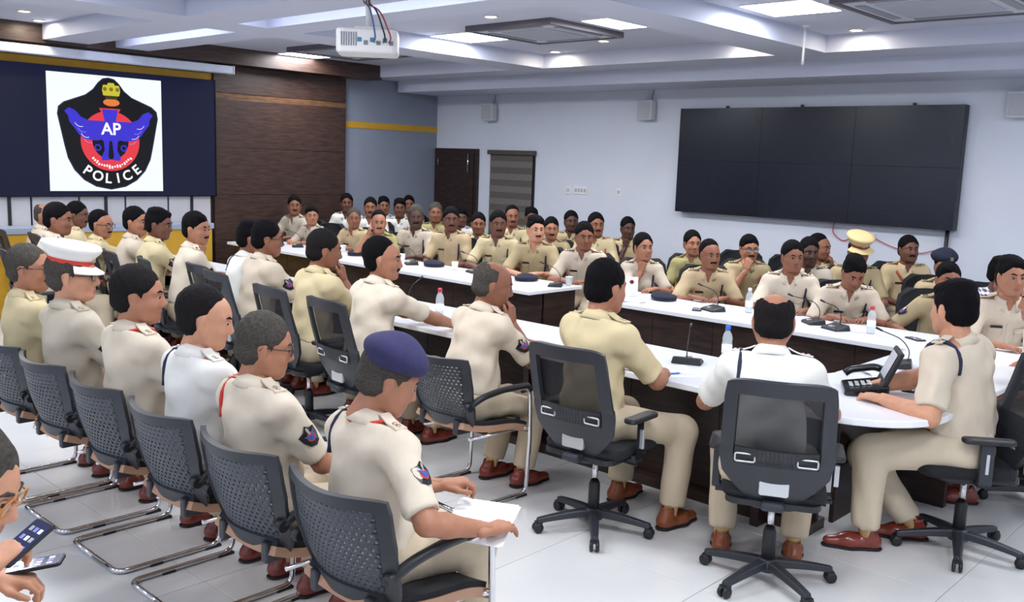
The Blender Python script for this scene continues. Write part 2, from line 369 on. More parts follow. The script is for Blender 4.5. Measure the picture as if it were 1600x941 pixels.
def text(name, s, size, loc, m, parent, rot=0, face=(math.pi / 2, 0, 0), ext=0.0):
    c = bpy.data.curves.new(name, 'FONT'); c.body = s; c.size = size; c.align_x = 'CENTER'; c.align_y = 'CENTER'; c.extrude = ext; c.offset = size * .02
    o = bpy.data.objects.new(name, c); COL.objects.link(o)
    me = bpy.data.meshes.new_from_object(o.evaluated_get(bpy.context.evaluated_depsgraph_get())); bpy.data.objects.remove(o); bpy.data.curves.remove(c)
    o = link(name, me, m, parent); o.matrix_local = Matrix.Translation(loc) @ Matrix.Rotation(face[2], 4, 'Z') @ Matrix.Rotation(face[0], 4, 'X') @ Matrix.Rotation(rot, 4, 'Z')
    return o
text('letters', 'AP', .29 * es, (ecx + .06 * es, YS - .014, ecz + .08 * es), e_wht, em)
for ch, a in zip('POLICE', (-126, -110, -95, -81, -67, -51)):
    r = .72; text('letter', ch, .24 * es, (ecx + (.05 + r * math.cos(math.radians(a))) * es, YS - .014, ecz + (-.06 + r * math.sin(math.radians(a))) * es), e_wht, em, math.radians(a + 90))
rnd = random.Random(4)
for k in range(17):
    a = 222 + k * 6; ring('ring_script', .05, -.12, .41 + .03 * rnd.random(), .455 + .03 * rnd.random(), YS - .012, e_wht, 3, a, a + 3.6)
# ------------------------------------------------------------------ dark video wall on the right
vw = empty('video_wall', (XW, 5.11, 2.01), 0, 'large switched off dark video wall hanging on the white wall', 'screen')
MB().box((-.12, -1.74, -.66), (-.0, 1.74, .66)).build('cabinet', m_black, vw, .006)
m_dark = mat('dark display glass', '#161b29', .25, var=.12, vscale=1.5)
for i in range(3):
    for j in range(2):
        MB().box((-.135, -1.738 + i * 1.16 + .001, -.658 + j * .659), (-.115, -1.738 + (i + 1) * 1.16 - .001, -.658 + (j + 1) * .659 - .001)).build('display_panel', m_dark, vw, .002)
for y in (-1.2, .1, 1.1): MB().box((-.06, y, .66), (-.03, y + .03, .69)).build('hook', m_black, vw)
m_redw = mat('red wire', '#c2344a', .5, var=.05)
c = MB().tube(fillet([(XW - .03, 4.72, 1.36), (XW - .02, 4.75, 1.22), (XW - .02, 4.6, 1.13), (XW - .02, 4.5, 1.19)], .08), .006, 6).build('power_wire', m_redw); tag(c, 'red wire drooping below the dark video wall to the red plugs', 'wire')
c = MB().tube(fillet([(XW - .03, 4.28, 1.22), (XW - .02, 4.05, 1.12), (XW - .02, 3.75, 1.06), (XW - .02, 3.46, 1.16)], .1), .005, 6).build('power_wire', m_redw); tag(c, 'thin red wire running along the wall behind the smiling officer', 'wire')
sp = empty('socket_strip', (XW, 4.4, 1.215), 0, 'row of red plugs in a wall strip under the dark video wall', 'socket')
MB().box((-.02, -.16, -.035), (0, .16, .035)).build('plate', m_white, sp, .003)
for k in range(5): MB().lathe([(.03, 0), (.03, .03), (.02, .045)], 12).build('red_plug', m_redw, sp, loc=(-.02, -.125 + k * .06, 0)).rotation_euler = (0, -math.pi / 2, 0)
c = MB().tube(fillet([(XW - .05, 3.45, 1.36), (XW - .06, 3.45, 1.0), (XW - .04, 3.38, .5), (XW - .04, 3.38, .05)], .1), .022, 8).build('cable_trunk', m_black); tag(c, 'thick black cable dropping from the right corner of the video wall', 'cable')
# wall speakers, switch plates
def wspeaker(y, z, label):
    t = empty('wall_speaker', (XW, y, z), 0, label, 'speaker', 'pale box speakers high on the white wall')
    MB().box((-.14, -.12, -.13), (-.02, .12, .13)).build('cabinet', mat('pale speaker case', '#cfd1d6', .5, var=.02), t, .015)
    MB().box((-.147, -.10, -.11), (-.135, .10, .11)).build('grille', mat('pale speaker grille', '#b9bcc4', .7, bump=.4, bscale=300, var=.03), t, .004)
    MB().tube([(-.03, 0, .12), (0, 0, .15)], .012).build('bracket', m_white, t)
    MB().tube([(-.02, -.04, .13), (-.01, -.06, .27)], .004, 5).build('wire', m_acdark, t)
wspeaker(10.37, 2.66, 'pale wall speaker high above the dark brown door')
wspeaker(7.43, 2.66, 'pale wall speaker left of the dark video wall')
wspeaker(2.86, 2.66, 'pale wall speaker cut by the right edge of the photo')
def plate(y, z, w, n, label):
    t = empty('switch_plate', (XW, y, z), 0, label, 'switch')
    MB().box((-.012, -w / 2, -.055), (0, w / 2, .055)).build('plate', m_white, t, .003)
    for k in range(n): MB().box((-.018, -w / 2 + .02 + k * (w - .02) / n, -.025), (-.01, -w / 2 + (k + 1) * (w - .02) / n, .025)).build('rocker', mat('grey rocker', '#b4b7bd', .4, var=.03), t, .002)
plate(8.78, 1.535, .1, 2, 'small wall switch left of the wider switch plate'); plate(8.55, 1.545, .24, 4, 'wide white switch plate on the wall'); plate(7.87, 1.55, .08, 1, 'lone small socket on the white wall')

# ------------------------------------------------------------------ tables
ZTAB = .77
m_top = mat('white glossy table laminate', '#eef0f4', .25, var=.015, vscale=3)
m_edge = mat('pale table edge', '#d9dbe0', .4, var=.02)
def slab(name, poly, parent, holes=None):
    return MB().prism(poly, ZTAB - .035, ZTAB).build(name, m_top, parent, .006)
def arc(cx, cy, r, a0, a1, n=8): return [(cx + r * math.cos(math.radians(a0 + (a1 - a0) * k / n)), cy + r * math.sin(math.radians(a0 + (a1 - a0) * k / n))) for k in range(n + 1)]
def boards(t, x, y0, y1, z1, w=.62, th=.025, along='y'):
    n = max(1, round((y1 - y0) / w)); s = (y1 - y0) / n
    for k in range(n):
        a, b = y0 + k * s + .002, y0 + (k + 1) * s - .002
        if along == 'y': MB().box((x, a, .06), (x + th, b, z1)).build('modesty_panel', m_woodY, t, .003)
        else: MB().box((a, x, .06), (b, x + th, z1)).build('modesty_panel', m_woodY, t, .003)
nt_ = empty('conference_table', (0, 0, 0), 0, 'long white topped conference table nearest the camera with a rounded end', 'table')
slab('table_top', arc(4.72, 1.92, .47, 180, 270) + [(5.4, 1.45), (5.4, 2.25)] + [(5.25, 2.25)] + arc(5.25, 2.46, .21, 270, 180)[::1] + [(5.04, 10.9), (4.25, 10.9)], nt_)
boards(nt_, 4.68, 2.05, 10.85, ZTAB - .035)
boards(nt_, 1.98, 4.72, 5.38, ZTAB - .035, along='x')
for y in (2.3, 4.0, 5.7, 7.4, 9.1, 10.6): MB().box((4.5, y, 0), (4.86, y + .05, ZTAB - .035)).build('pedestal', m_woodY, nt_, .004)
MB().box((4.6, 2.05, 0), (4.78, 10.85, .06)).build('plinth', m_woodY, nt_)
et = empty('conference_table', (0, 0, 0), 0, 'white topped end table linking both sides behind the officer at the right', 'table')
slab('table_top', [(5.41, 1.45), (6.34, 1.45), (6.34, 2.25), (5.41, 2.25)], et)
boards(et, 2.0, 5.42, 6.33, ZTAB - .035, along='x')
for x in (5.6, 6.1): MB().box((x, 1.7, 0), (x + .05, 2.2, ZTAB - .035)).build('pedestal', m_woodY, et)
ft = empty('conference_table', (0, 0, 0), 0, 'far white topped table with dark skirt, right of the gap', 'table')
slab('table_top', [(6.35, 1.45), (7.1, 1.45), (7.1, 5.0), (6.35, 5.0)], ft)
boards(ft, 6.45, 1.5, 4.95, ZTAB - .035)
for y in (1.5, 3.2, 4.9): MB().box((6.5, y, 0), (7.0, y + .05, ZTAB - .035)).build('pedestal', m_woodY, ft)
fa = empty('conference_table', (0, 0, 0), 0, 'far white topped table with dark skirt, left of the gap', 'table')
slab('table_top', [(6.22, 5.56), (6.98, 5.56), (7.02, 10.95), (6.35, 10.95)], fa)
boards(fa, 6.45, 5.62, 10.9, ZTAB - .035)
for y in (5.62, 7.4, 9.2, 10.8): MB().box((6.5, y, 0), (6.95, y + .05, ZTAB - .035)).build('pedestal', m_woodY, fa)

# ------------------------------------------------------------------ swivel chair (faces +X)
m_mesh = mat('black chair mesh', '#23252b', .8, alpha=.66, var=.1, vscale=60)
m_fabric = mat('black seat fabric', '#17181d', .9, var=.1, vscale=60, bump=.2, bscale=300)
m_frame = mat('charcoal chair plastic', '#2a2d34', .42, var=.06, vscale=12)
m_caster = mat('black caster', '#181a1e', .5, var=.05)
def grid_obj(name, P, us, vs, keep, th, m, parent):
    V = []; ix = {}; F = []
    for i, u in enumerate(us):
        for j, v in enumerate(vs): ix[i, j] = len(V); V.append(P(u, v))
    for i in range(len(us) - 1):
        for j in range(len(vs) - 1):
            if keep((us[i] + us[i + 1]) / 2, (vs[j] + vs[j + 1]) / 2): F.append((ix[i, j], ix[i + 1, j], ix[i + 1, j + 1], ix[i, j + 1]))
    me = bpy.data.meshes.new(name); me.from_pydata(V, [], F)
    b = bmesh.new(); b.from_mesh(me); bmesh.ops.delete(b, geom=[v for v in b.verts if not v.link_faces], context='VERTS')
    bmesh.ops.solidify(b, geom=list(b.faces), thickness=th); bmesh.ops.recalc_face_normals(b, faces=b.faces)
    for f in b.faces: f.smooth = True
    b.to_mesh(me); b.free()
    o = link(name, me, m, parent)
    md = o.modifiers.new('edge', 'EDGE_SPLIT'); md.split_angle = math.radians(50)
    return o
def make_swivel():
    t = empty('swivel_chair')
    wv = lambda v: np.interp(v, [0, .06, .16, .28, .42, .9, 1], [.08, .10, .16, .225, .24, .228, .218])
    def P(u, v):
        return (-.215 - .13 * v + .07 * (1 - v) ** 2 + .05 * u * u * min(1, v * 2), u * wv(v), .42 + .62 * v - .02 * abs(u) ** 6 * (v > .5))
    us = np.linspace(-1, 1, 25); vs = np.linspace(0, 1, 29)
    inner = lambda u, v: abs(u) < .76 and .345 < v < .90
    grid_obj('back_frame', P, us, vs, lambda u, v: not inner(u, v), .024, m_frame, t)
    grid_obj('back_mesh', lambda u, v: tuple(np.add(P(u, v), (.010, 0, 0))), us, vs, lambda u, v: abs(u) < .84 and .30 < v < .94, .003, m_mesh, t)
    for k in range(9):
        a = P(-.30 + .075 * k, .36); b = P(-.30 + .075 * k, .47)
        MB().tube([(a[0] - .02, a[1], a[2]), (b[0] - .02, b[1], b[2])], .007, 6).build('lumbar_rib', m_frame, t)
    grid_obj('lumbar_support', lambda u, v: tuple(np.add(P(u, v), (-.012, 0, 0))), np.linspace(-.74, .74, 9), np.linspace(.35, .48, 5), lambda u, v: True, .012, m_black, t)
    for s in (-1, 1):
        p = P(s * .56, .40); q = rounded_rect(.085, .036, .008, 2)
        MB().tube([(p[0] - .03, p[1] + a, p[2] + b) for a, b in q], .0045, 6, closed=True).build('buckle', m_silver, t)
    p = P(0, .185); MB().prism(rounded_rect(.13, .085, .012, 3), 0, .02).build('silver_plate', m_silver, t, .004)
    o = t.children[-1]; o.rotation_euler = (math.pi / 2, 0, -math.pi / 2); o.location = (p[0] - .012, 0, p[2])
    MB().box((-.245, -.05, .425), (-.0, .05, .465)).build('back_bracket', m_frame, t, .012)
    o = MB().prism([(x * 1.0, y) for x, y in rounded_rect(.47, .47, .09, 6)], .445, .505).build('seat', m_fabric, t, .03, seg=4); o.location = (.05, 0, 0)
    MB().prism(rounded_rect(.40, .42, .06, 4), .43, .457).build('seat_pan', m_black, t)
    MB().box((-.09, -.10, .385), (.11, .10, .432)).build('tilt_mechanism', m_black, t, .01)
    MB().tube([(.02, -.1, .405), (.02, -.24, .40)], .007, 6).build('lever', m_black, t)
    MB().lathe([(.016, .25), (.016, .40)], 16).build('gas_lift', m_chrome, t)
    MB().lathe([(.032, .07), (.030, .25), (.022, .27)], 16).build('column', m_black, t)
    MB().lathe([(.05, .06), (.055, .085), (.045, .115), (.03, .12)], 18).build('hub', m_frame, t)
    leg = MB(); n = 8; vv = []
    for k in range(n + 1):
        f = k / n; x = .03 + .28 * f; w = .032 - .012 * f; zt = .115 - .035 * f ** 1.5; zb = zt - .04 + .012 * f
        vv += [(x, -w, zb), (x, w, zb), (x, w * .7, zt), (x, -w * .7, zt)]
    ff = [(4 * k + i, 4 * k + (i + 1) % 4, 4 * k + 4 + (i + 1) % 4, 4 * k + 4 + i) for k in range(n) for i in range(4)] + [(3, 2, 1, 0), tuple(4 * n + i for i in range(4))]
    leg.add(vv, ff); lo = leg.build('base_leg', m_frame, t, .006)
    cs = MB()
    for s in (-1, 1): cs.lathe([(.012, s * .006), (.026, s * .008), (.028, s * .016), (.024, s * .024), (.008, s * .025)], 14)
    me = cs.mesh('caster'); me.transform(Matrix.Translation((.305, 0, .028)) @ Matrix.Rotation(math.pi / 2, 4, 'X'))
    hood = MB().tube([(.305, 0, .05), (.305, 0, .075)], .009, 8).box((.285, -.022, .045), (.318, .022, .058)).mesh('h')
    b = bmesh.new(); b.from_mesh(me); b.from_mesh(hood); b.to_mesh(me); b.free()
    co = link('caster', me, m_caster, t)
    for k in range(1, 5):
        for src in (lo, co):
            o = src.copy(); COL.objects.link(o); o.parent = t; o.rotation_euler = (0, 0, 2 * math.pi * k / 5)
    for s in (-1, 1):
        MB().box((-.03, s * .245 - .012, .44), (.03, s * .245 + .012, .46)).box((-.03, s * .25 - .01, .44), (.035, s * .27 + .01, .65)).build('arm_post', m_frame, t, .008)
        MB().box((-.006, s * .272 - .012, .50), (.010, s * .272 + .012, .60)).build('arm_slider', m_silver, t, .003)
        o = MB().prism([(x, s * .262 + y) for x, y in rounded_rect(.25, .075, .03, 4)], .648, .675).build('armrest', m_black, t, .01)
        MB().box((-.03, s * .2, .425), (.03, s * .262, .445)).build('arm_bar', m_black, t)
    return t
# ------------------------------------------------------------------ cantilever visitor chair (faces +X)
m_tan = mat('tan moulded seat shell', '#a9836a', .5, var=.06, vscale=10)
m_perf = mat('dark grey perforated plastic', '#3a3f48', .42, var=.05)
def make_visitor():
    t = empty('visitor_chair')
    wv = lambda v: np.interp(v, [0, .12, .3, .6, .9, 1], [.185, .232, .256, .270, .266, .252])
    def P(u, v):
        s = math.sin(math.pi * min(1, max(0, v)))
        return (-.20 - .10 * v - .015 * s + .075 * u * u, u * wv(v), .468 + .385 * v - .015 * abs(u) ** 5 + (.02 * u * u if v > .6 else 0) - (.0 if v > .3 else .0))
    us = np.linspace(-1, 1, 25); vs = np.linspace(0, 1, 21)
    grid_obj('back_frame', P, us, vs, lambda u, v: not (abs(u) < .80 and .14 < v < .88), .022, m_frame, t)
    # perforated panel: staggered rows of slots
    V = []; F = []; nr = 16; nc = 17
    for r in range(nr):
        v0 = .12 + .78 * r / nr; v1 = .12 + .78 * (r + 1) / nr; off = .5 * (r % 2)
        hs = .25 if r < nr * .72 else .12
        for c in range(-1, nc + 1):
            u0 = -.84 + 1.68 * (c + off) / nc; u1 = -.84 + 1.68 * (c + 1 + off) / nc
            u0, u1 = max(u0, -.84), min(u1, .84)
            if u1 - u0 < .01: continue
            cu, cv = (u0 + u1) / 2, (v0 + v1) / 2; hu, hv = (u1 - u0) * .24, (v1 - v0) * hs
            n = len(V)
            V += [P(u0, v0), P(u1, v0), P(u1, v1), P(u0, v1), P(cu - hu, cv - hv), P(cu + hu, cv - hv), P(cu + hu, cv + hv), P(cu - hu, cv + hv)]
            if u1 - u0 > .08: F += [(n, n + 1, n + 5, n + 4), (n + 1, n + 2, n + 6, n + 5), (n + 2, n + 3, n + 7, n + 6), (n + 3, n, n + 4, n + 7)]
            else: F.append((n, n + 1, n + 2, n + 3))
    me = bpy.data.meshes.new('perforated_panel'); me.from_pydata([(x - .008, y, z) for x, y, z in V], [], F)
    b = bmesh.new(); b.from_mesh(me); bmesh.ops.delete(b, geom=[v for v in b.verts if not v.link_faces], context='VERTS'); bmesh.ops.remove_doubles(b, verts=b.verts, dist=.0005)
    bmesh.ops.solidify(b, geom=list(b.faces), thickness=.005); b.to_mesh(me); b.free()
    link('perforated_panel', me, m_perf, t)
    sx = np.linspace(-1, 1, 13); sy = np.linspace(-1, 1, 13)
    def S(u, v): return (.03 + .235 * u, .235 * v * (1 - .12 * max(0, -u)), .435 - .03 * max(0, u) ** 3 * 1.2 + .02 * v * v - .012 * u + (.03 * max(0, -u) ** 3))
    grid_obj('seat_shell', S, sx, sy, lambda u, v: abs(u) ** 4 + abs(v) ** 4 < 1.5, .035, m_tan, t)
    grid_obj('seat_pad', lambda u, v: tuple(np.add(S(u * .96, v * .96), (0, 0, .022))), sx, sy, lambda u, v: abs(u) ** 4 + abs(v) ** 4 < 1.5, .02, m_fabric, t)
    for s in (-1, 1):
        MB().tube(fillet([(-.27, 0, .014), (-.27, s * .25, .014), (.24, s * .25, .014), (.255, s * .255, .35), (.22, s * .275, .655), (.10, s * .275, .66)], .055, 6), .0125, 10).build('chrome_leg', m_chrome, t)
        MB().tube(fillet([(.225, s * .275, .635), (.2, s * .275, .668), (.0, s * .28, .668), (-.14, s * .275, .645), (-.215, s * .252, .595)], .05, 5), .019, 8).build('armrest', m_black, t)
        MB().lathe([(.022, -.02), (.026, 0), (.022, .02)], 12).build('arm_joint', m_black, t, loc=(-.215, s * .252, .595)).rotation_euler = (math.pi / 2, 0, 0)
        MB().box((.16, s * .25 - .014, .0), (.24, s * .25 + .014, .012)).build('glide', m_black, t)
        MB().box((-.12, s * .25 - .014, .0), (-.06, s * .25 + .014, .012)).build('glide', m_black, t)
        MB().tube(fillet([(.25, s * .254, .40), (.2, s * .2, .395), (-.16, s * .2, .395)], .04), .010, 8).build('seat_rail', m_chrome, t)
        MB().box((-.225, s * .15 - .02, .42), (-.12, s * .15 + .02, .50)).build('back_bracket', m_frame, t, .008)
    return t
SWIVEL = make_swivel(); VISITOR = make_visitor(); USED = {}
def place_chair(src, x, y, h, label, group):
    o = src if src.name not in USED else copy_tree(src)
    USED[src.name] = 1
    o.location = (x, y, 0); o.rotation_euler = (0, 0, math.radians(h))
    return tag(o, label, 'chair', group)
# ------------------------------------------------------------------ figure modelling: smooth distance fields turned into meshes
def nrm(v): v = np.asarray(v, float); return v / (np.linalg.norm(v) + 1e-9)
def cone(a, b, ra, rb, k=.03, dax=None, kd=1): return ('c', np.asarray(a, float), np.asarray(b, float), ra, rb, k, None if dax is None else nrm(dax), kd)
def ell(c, r, k=.02, rot=None): return ('e', np.asarray(c, float), np.asarray(r, float), k, rot)
def pev(p, X, Y, Z):
    if p[0] == 'c':
        _, a, b, ra, rb, k, dax, kd = p; ab = b - a; q = ab @ ab + 1e-12
        x, y, z = X - a[0], Y - a[1], Z - a[2]
        t = np.clip((x * ab[0] + y * ab[1] + z * ab[2]) / q, 0, 1)
        x = x - t * ab[0]; y = y - t * ab[1]; z = z - t * ab[2]
        if dax is not None:
            s = (x * dax[0] + y * dax[1] + z * dax[2]) * (1 / kd - 1); x = x + dax[0] * s; y = y + dax[1] * s; z = z + dax[2] * s
        return (np.sqrt(x * x + y * y + z * z) - (ra + (rb - ra) * t)) * (min(1, kd) if dax is not None else 1)
    _, c, r, k, rot = p
    x, y, z = X - c[0], Y - c[1], Z - c[2]
    if rot is not None: x, y, z = (rot[0][i] * x + rot[1][i] * y + rot[2][i] * z for i in range(3))
    k0 = np.sqrt((x / r[0]) ** 2 + (y / r[1]) ** 2 + (z / r[2]) ** 2); k1 = np.sqrt((x / r[0] ** 2) ** 2 + (y / r[1] ** 2) ** 2 + (z / r[2] ** 2) ** 2) + 1e-9
    return k0 * (k0 - 1) / k1
def smin(a, b, k): h = np.clip(.5 + .5 * (b - a) / k, 0, 1); return b * (1 - h) + a * h - k * h * (1 - h)
def pbox(p):
    if p[0] == 'c': r = max(p[3], p[4]) + p[5]; return np.minimum(p[1], p[2]) - r, np.maximum(p[1], p[2]) + r
    r = (max(p[2]) if p[4] is not None else p[2]) + p[3]; return p[1] - r, p[1] + r
class Field:
    def __init__(s, lo, hi, h):
        s.lo = np.asarray(lo, float) - 2 * h; s.h = h; s.n = np.ceil((np.asarray(hi) - s.lo) / h).astype(int) + 3
        s.D = np.full(s.n, .15, np.float32); s.ax = [(s.lo[i] + h * np.arange(s.n[i])).astype(np.float32) for i in range(3)]
    def g(s, sl=(slice(None),) * 3): return s.ax[0][sl[0]][:, None, None], s.ax[1][sl[1]][None, :, None], s.ax[2][sl[2]][None, None, :]
    def add(s, prims, sub=False):
        for p in prims:
            a, b = pbox(p); i0 = np.clip(((a - s.lo) / s.h - 2).astype(int), 0, s.n); i1 = np.clip(((b - s.lo) / s.h + 3).astype(int), 0, s.n)
            if (i1 <= i0).any(): continue
            sl = tuple(slice(x, y) for x, y in zip(i0, i1)); d = pev(p, *s.g(sl)); k = p[5] if p[0] == 'c' else p[3]
            s.D[sl] = -smin(-s.D[sl], d, max(k, 1e-4)) if sub else smin(s.D[sl], d, max(k, 1e-4))
        return s
    def cut(s, c, n): X, Y, Z = s.g(); s.D = np.maximum(s.D, (X - c[0]) * n[0] + (Y - c[1]) * n[1] + (Z - c[2]) * n[2]); return s
    def mesh(s):
        D = s.D; D[0] = D[-1] = .1; D[:, 0] = D[:, -1] = .1; D[:, :, 0] = D[:, :, -1] = .1
        ins = D < 0; nx, ny, nz = D.shape
        c = np.zeros((nx - 1, ny - 1, nz - 1), np.int8)
        for i in (0, 1):
            for j in (0, 1):
                for k in (0, 1): c += ins[i:nx - 1 + i, j:ny - 1 + j, k:nz - 1 + k]
        act = (c > 0) & (c < 8); idx = np.argwhere(act); m = len(idx)
        if m == 0: return np.zeros((0, 3)), np.zeros((0, 4), int)
        num = np.full(act.shape, -1, np.int32); num[act] = np.arange(m)
        acc = np.zeros((m, 3)); cnt = np.zeros(m); I = idx
        for ax in range(3):
            o = [(0, 0), (0, 1), (1, 0), (1, 1)]
            for u, v in o:
                a = np.zeros(3, int); b1, b2 = [q for q in range(3) if q != ax]; a[b1] = u; a[b2] = v; e = a.copy(); e[ax] = 1
                d0 = D[tuple((I + a).T)]; d1 = D[tuple((I + e).T)]; x = (d0 < 0) != (d1 < 0)
                t = d0[x] / (d0[x] - d1[x]); p = np.tile(a.astype(float), (x.sum(), 1)); p[:, ax] = t
                acc[x] += p; cnt[x] += 1
        V = (I + acc / cnt[:, None]) * s.h + s.lo
        Fs = []
        for ax in range(3):
            b1, b2 = (ax + 1) % 3, (ax + 2) % 3
            sa = [slice(None)] * 3; sb = [slice(None)] * 3; sa[ax] = slice(0, -1); sb[ax] = slice(1, None)
            x = ins[tuple(sa)] != ins[tuple(sb)]; P = np.argwhere(x); P = P[(P[:, b1] > 0) & (P[:, b2] > 0)]
            f0 = ins[tuple(P.T)]
            q = []
            for u, v in ((1, 1), (0, 1), (0, 0), (1, 0)):
                r = P.copy(); r[:, b1] -= u; r[:, b2] -= v; q.append(num[tuple(r.T)])
            q = np.stack(q, 1); q[~f0] = q[~f0][:, ::-1]; Fs.append(q)
        F = np.concatenate(Fs); return V, F[(F >= 0).all(1)]
def sdf(prims, P):
    P = np.atleast_2d(P); d = np.full(len(P), .3)
    for p in prims: d = smin(d, pev(p, P[:, 0], P[:, 1], P[:, 2]), .03)
    return d
def march(prims, p, d, off=0., n=40):
    p = np.asarray(p, float).copy(); d = nrm(d)
    for _ in range(n):
        q = sdf(prims, p)[0] - off
        if q < .0008: break
        p += d * min(max(q * .7, .0008), .05)
    return p
def fmesh(prims, h, subs=(), cuts=()):
    bs = [pbox(p) for p in prims]; f = Field(np.min([b[0] for b in bs], 0), np.max([b[1] for b in bs], 0), h); f.add(prims)
    if subs: f.add(subs, True)
    for c, n in cuts: f.cut(c, n)
    return f
def rotm(yaw=0, pitch=0, roll=0):
    """columns: forward, left, up; yaw about z, pitch down positive"""
    return np.array(Matrix.Rotation(yaw, 3, 'Z') @ Matrix.Rotation(pitch, 3, 'Y') @ Matrix.Rotation(roll, 3, 'X'))

# ---- head template: origin at the top of the neck, +x face, +y left
def head_prims(fem=False):
    w = .94 if fem else 1
    P = [ell((-.012, 0, .122), (.098, .077 * w, .090), .02), ell((.018, 0, .10), (.078, .068 * w, .085), .03), ell((.03, 0, .055), (.062, .060 * w, .055), .03),
         cone((.05, .022, .018), (.05, -.022, .018), .034, .034, .03), ell((.076, 0, .004), (.022, .026, .020), .02)]
    for s in (-1, 1):
        P += [cone((.0, s * .058 * w, .055), (.055, s * .028, .008), .022, .022, .03), ell((.060, s * .038 * w, .066), (.028, .026, .026), .025),
              cone((.080, s * .014, .124), (.068, s * .048, .122), .011, .009, .014)]
    P += [cone((.088, 0, .112), (.108, 0, .070), .008, .0125, .012), cone((.100, .012, .062), (.100, -.012, .062), .0085, .0085, .008),
          cone((.090, .014, .036), (.090, -.014, .036), .010, .010, .008), cone((.087, .013, .024), (.087, -.013, .024), .010, .010, .008),
          cone((-.03, 0, -.13), (-.012, 0, .05), .058 * (.85 if fem else 1), .054 * (.85 if fem else 1), .03), ]
    for s in (-1, 1):
        R = rotm(s * .35, -.15, 0)
        P += [ell((-.008, s * .080 * w, .090), (.019, .008, .031), .006, R), cone((-.004, s * .072, .07), (-.006, s * .078, .062), .008, .008, .006)]
    return P
def sphere_q(c, r, n=8):
    V = []; F = []
    for i in range(n + 1):
        th = math.pi * i / n
        for k in range(2 * n): ph = math.pi * k / n; V.append((c[0] + r * math.sin(th) * math.cos(ph), c[1] + r * math.sin(th) * math.sin(ph), c[2] + r * math.cos(th)))
    for i in range(n):
        for k in range(2 * n): F.append((i * 2 * n + k, (i + 1) * 2 * n + k, (i + 1) * 2 * n + (k + 1) % (2 * n), i * 2 * n + (k + 1) % (2 * n)))
    return np.array(V), np.array(F)
TPL = {}
def cat(parts):
    Vs, Fs, Is = [], [], []; n = 0
    for V, F, s in parts:
        if len(V) == 0: continue
        Vs.append(V); Fs.append(np.asarray(F) + n); Is.append(np.full(len(F), s)); n += len(V)
    return np.concatenate(Vs), np.concatenate(Fs), np.concatenate(Is)
def head_tpl(fem, near):
    key = ('head', fem, near)
    if key in TPL: return TPL[key]
    h = .0053 if near else .0072
    f = fmesh(head_prims(fem), h, [ell((.098, s * .031, .103), (.016, .017, .0105), .008) for s in (-1, 1)], [((0, 0, -.075), (0, 0, -1))])
    V, F = f.mesh(); c = V[F].mean(1)
    idx = np.zeros(len(F), int); idx[(c[:, 0] > .089) & (abs(c[:, 1]) < .021) & (c[:, 2] > .017) & (c[:, 2] < .042) & (abs(c[:, 2] - .030) + .3 * abs(c[:, 1]) < .0135)] = 4
    parts = [(V, F[idx == 0], 0), (V, F[idx == 4], 4)]
    Vh, Fh, Ih = cat(parts); out = [(Vh, Fh, Ih)]
    ps = []
    for s in (-1, 1):
        ps.append((*sphere_q((.0800, s * .031, .1020), .0122, 7), 2)); ps.append((*sphere_q((.0868, s * .031, .1020), .0080, 6), 3))
        b = fmesh([cone((.0965, s * .012, .1225), (.0915, s * .033, .1285), .0042, .0046, .004), cone((.0915, s * .033, .1285), (.0755, s * .051, .1225), .0046, .0028, .004)], .0028 if near else .004).mesh(); ps.append((*b, 1))
        # upper eyelid
        b = fmesh([cone((.0925, s * .020, .1085), (.0905, s * .034, .111), .0028, .003, .004), cone((.0905, s * .034, .111), (.080, s * .045, .106), .003, .0025, .004)], .0028 if near else .004).mesh(); ps.append((*b, 0))
    V2, F2, I2 = cat(ps)
    TPL[key] = (np.concatenate([Vh, V2]), np.concatenate([Fh, F2 + len(Vh)]), np.concatenate([Ih, I2]))
    return TPL[key]
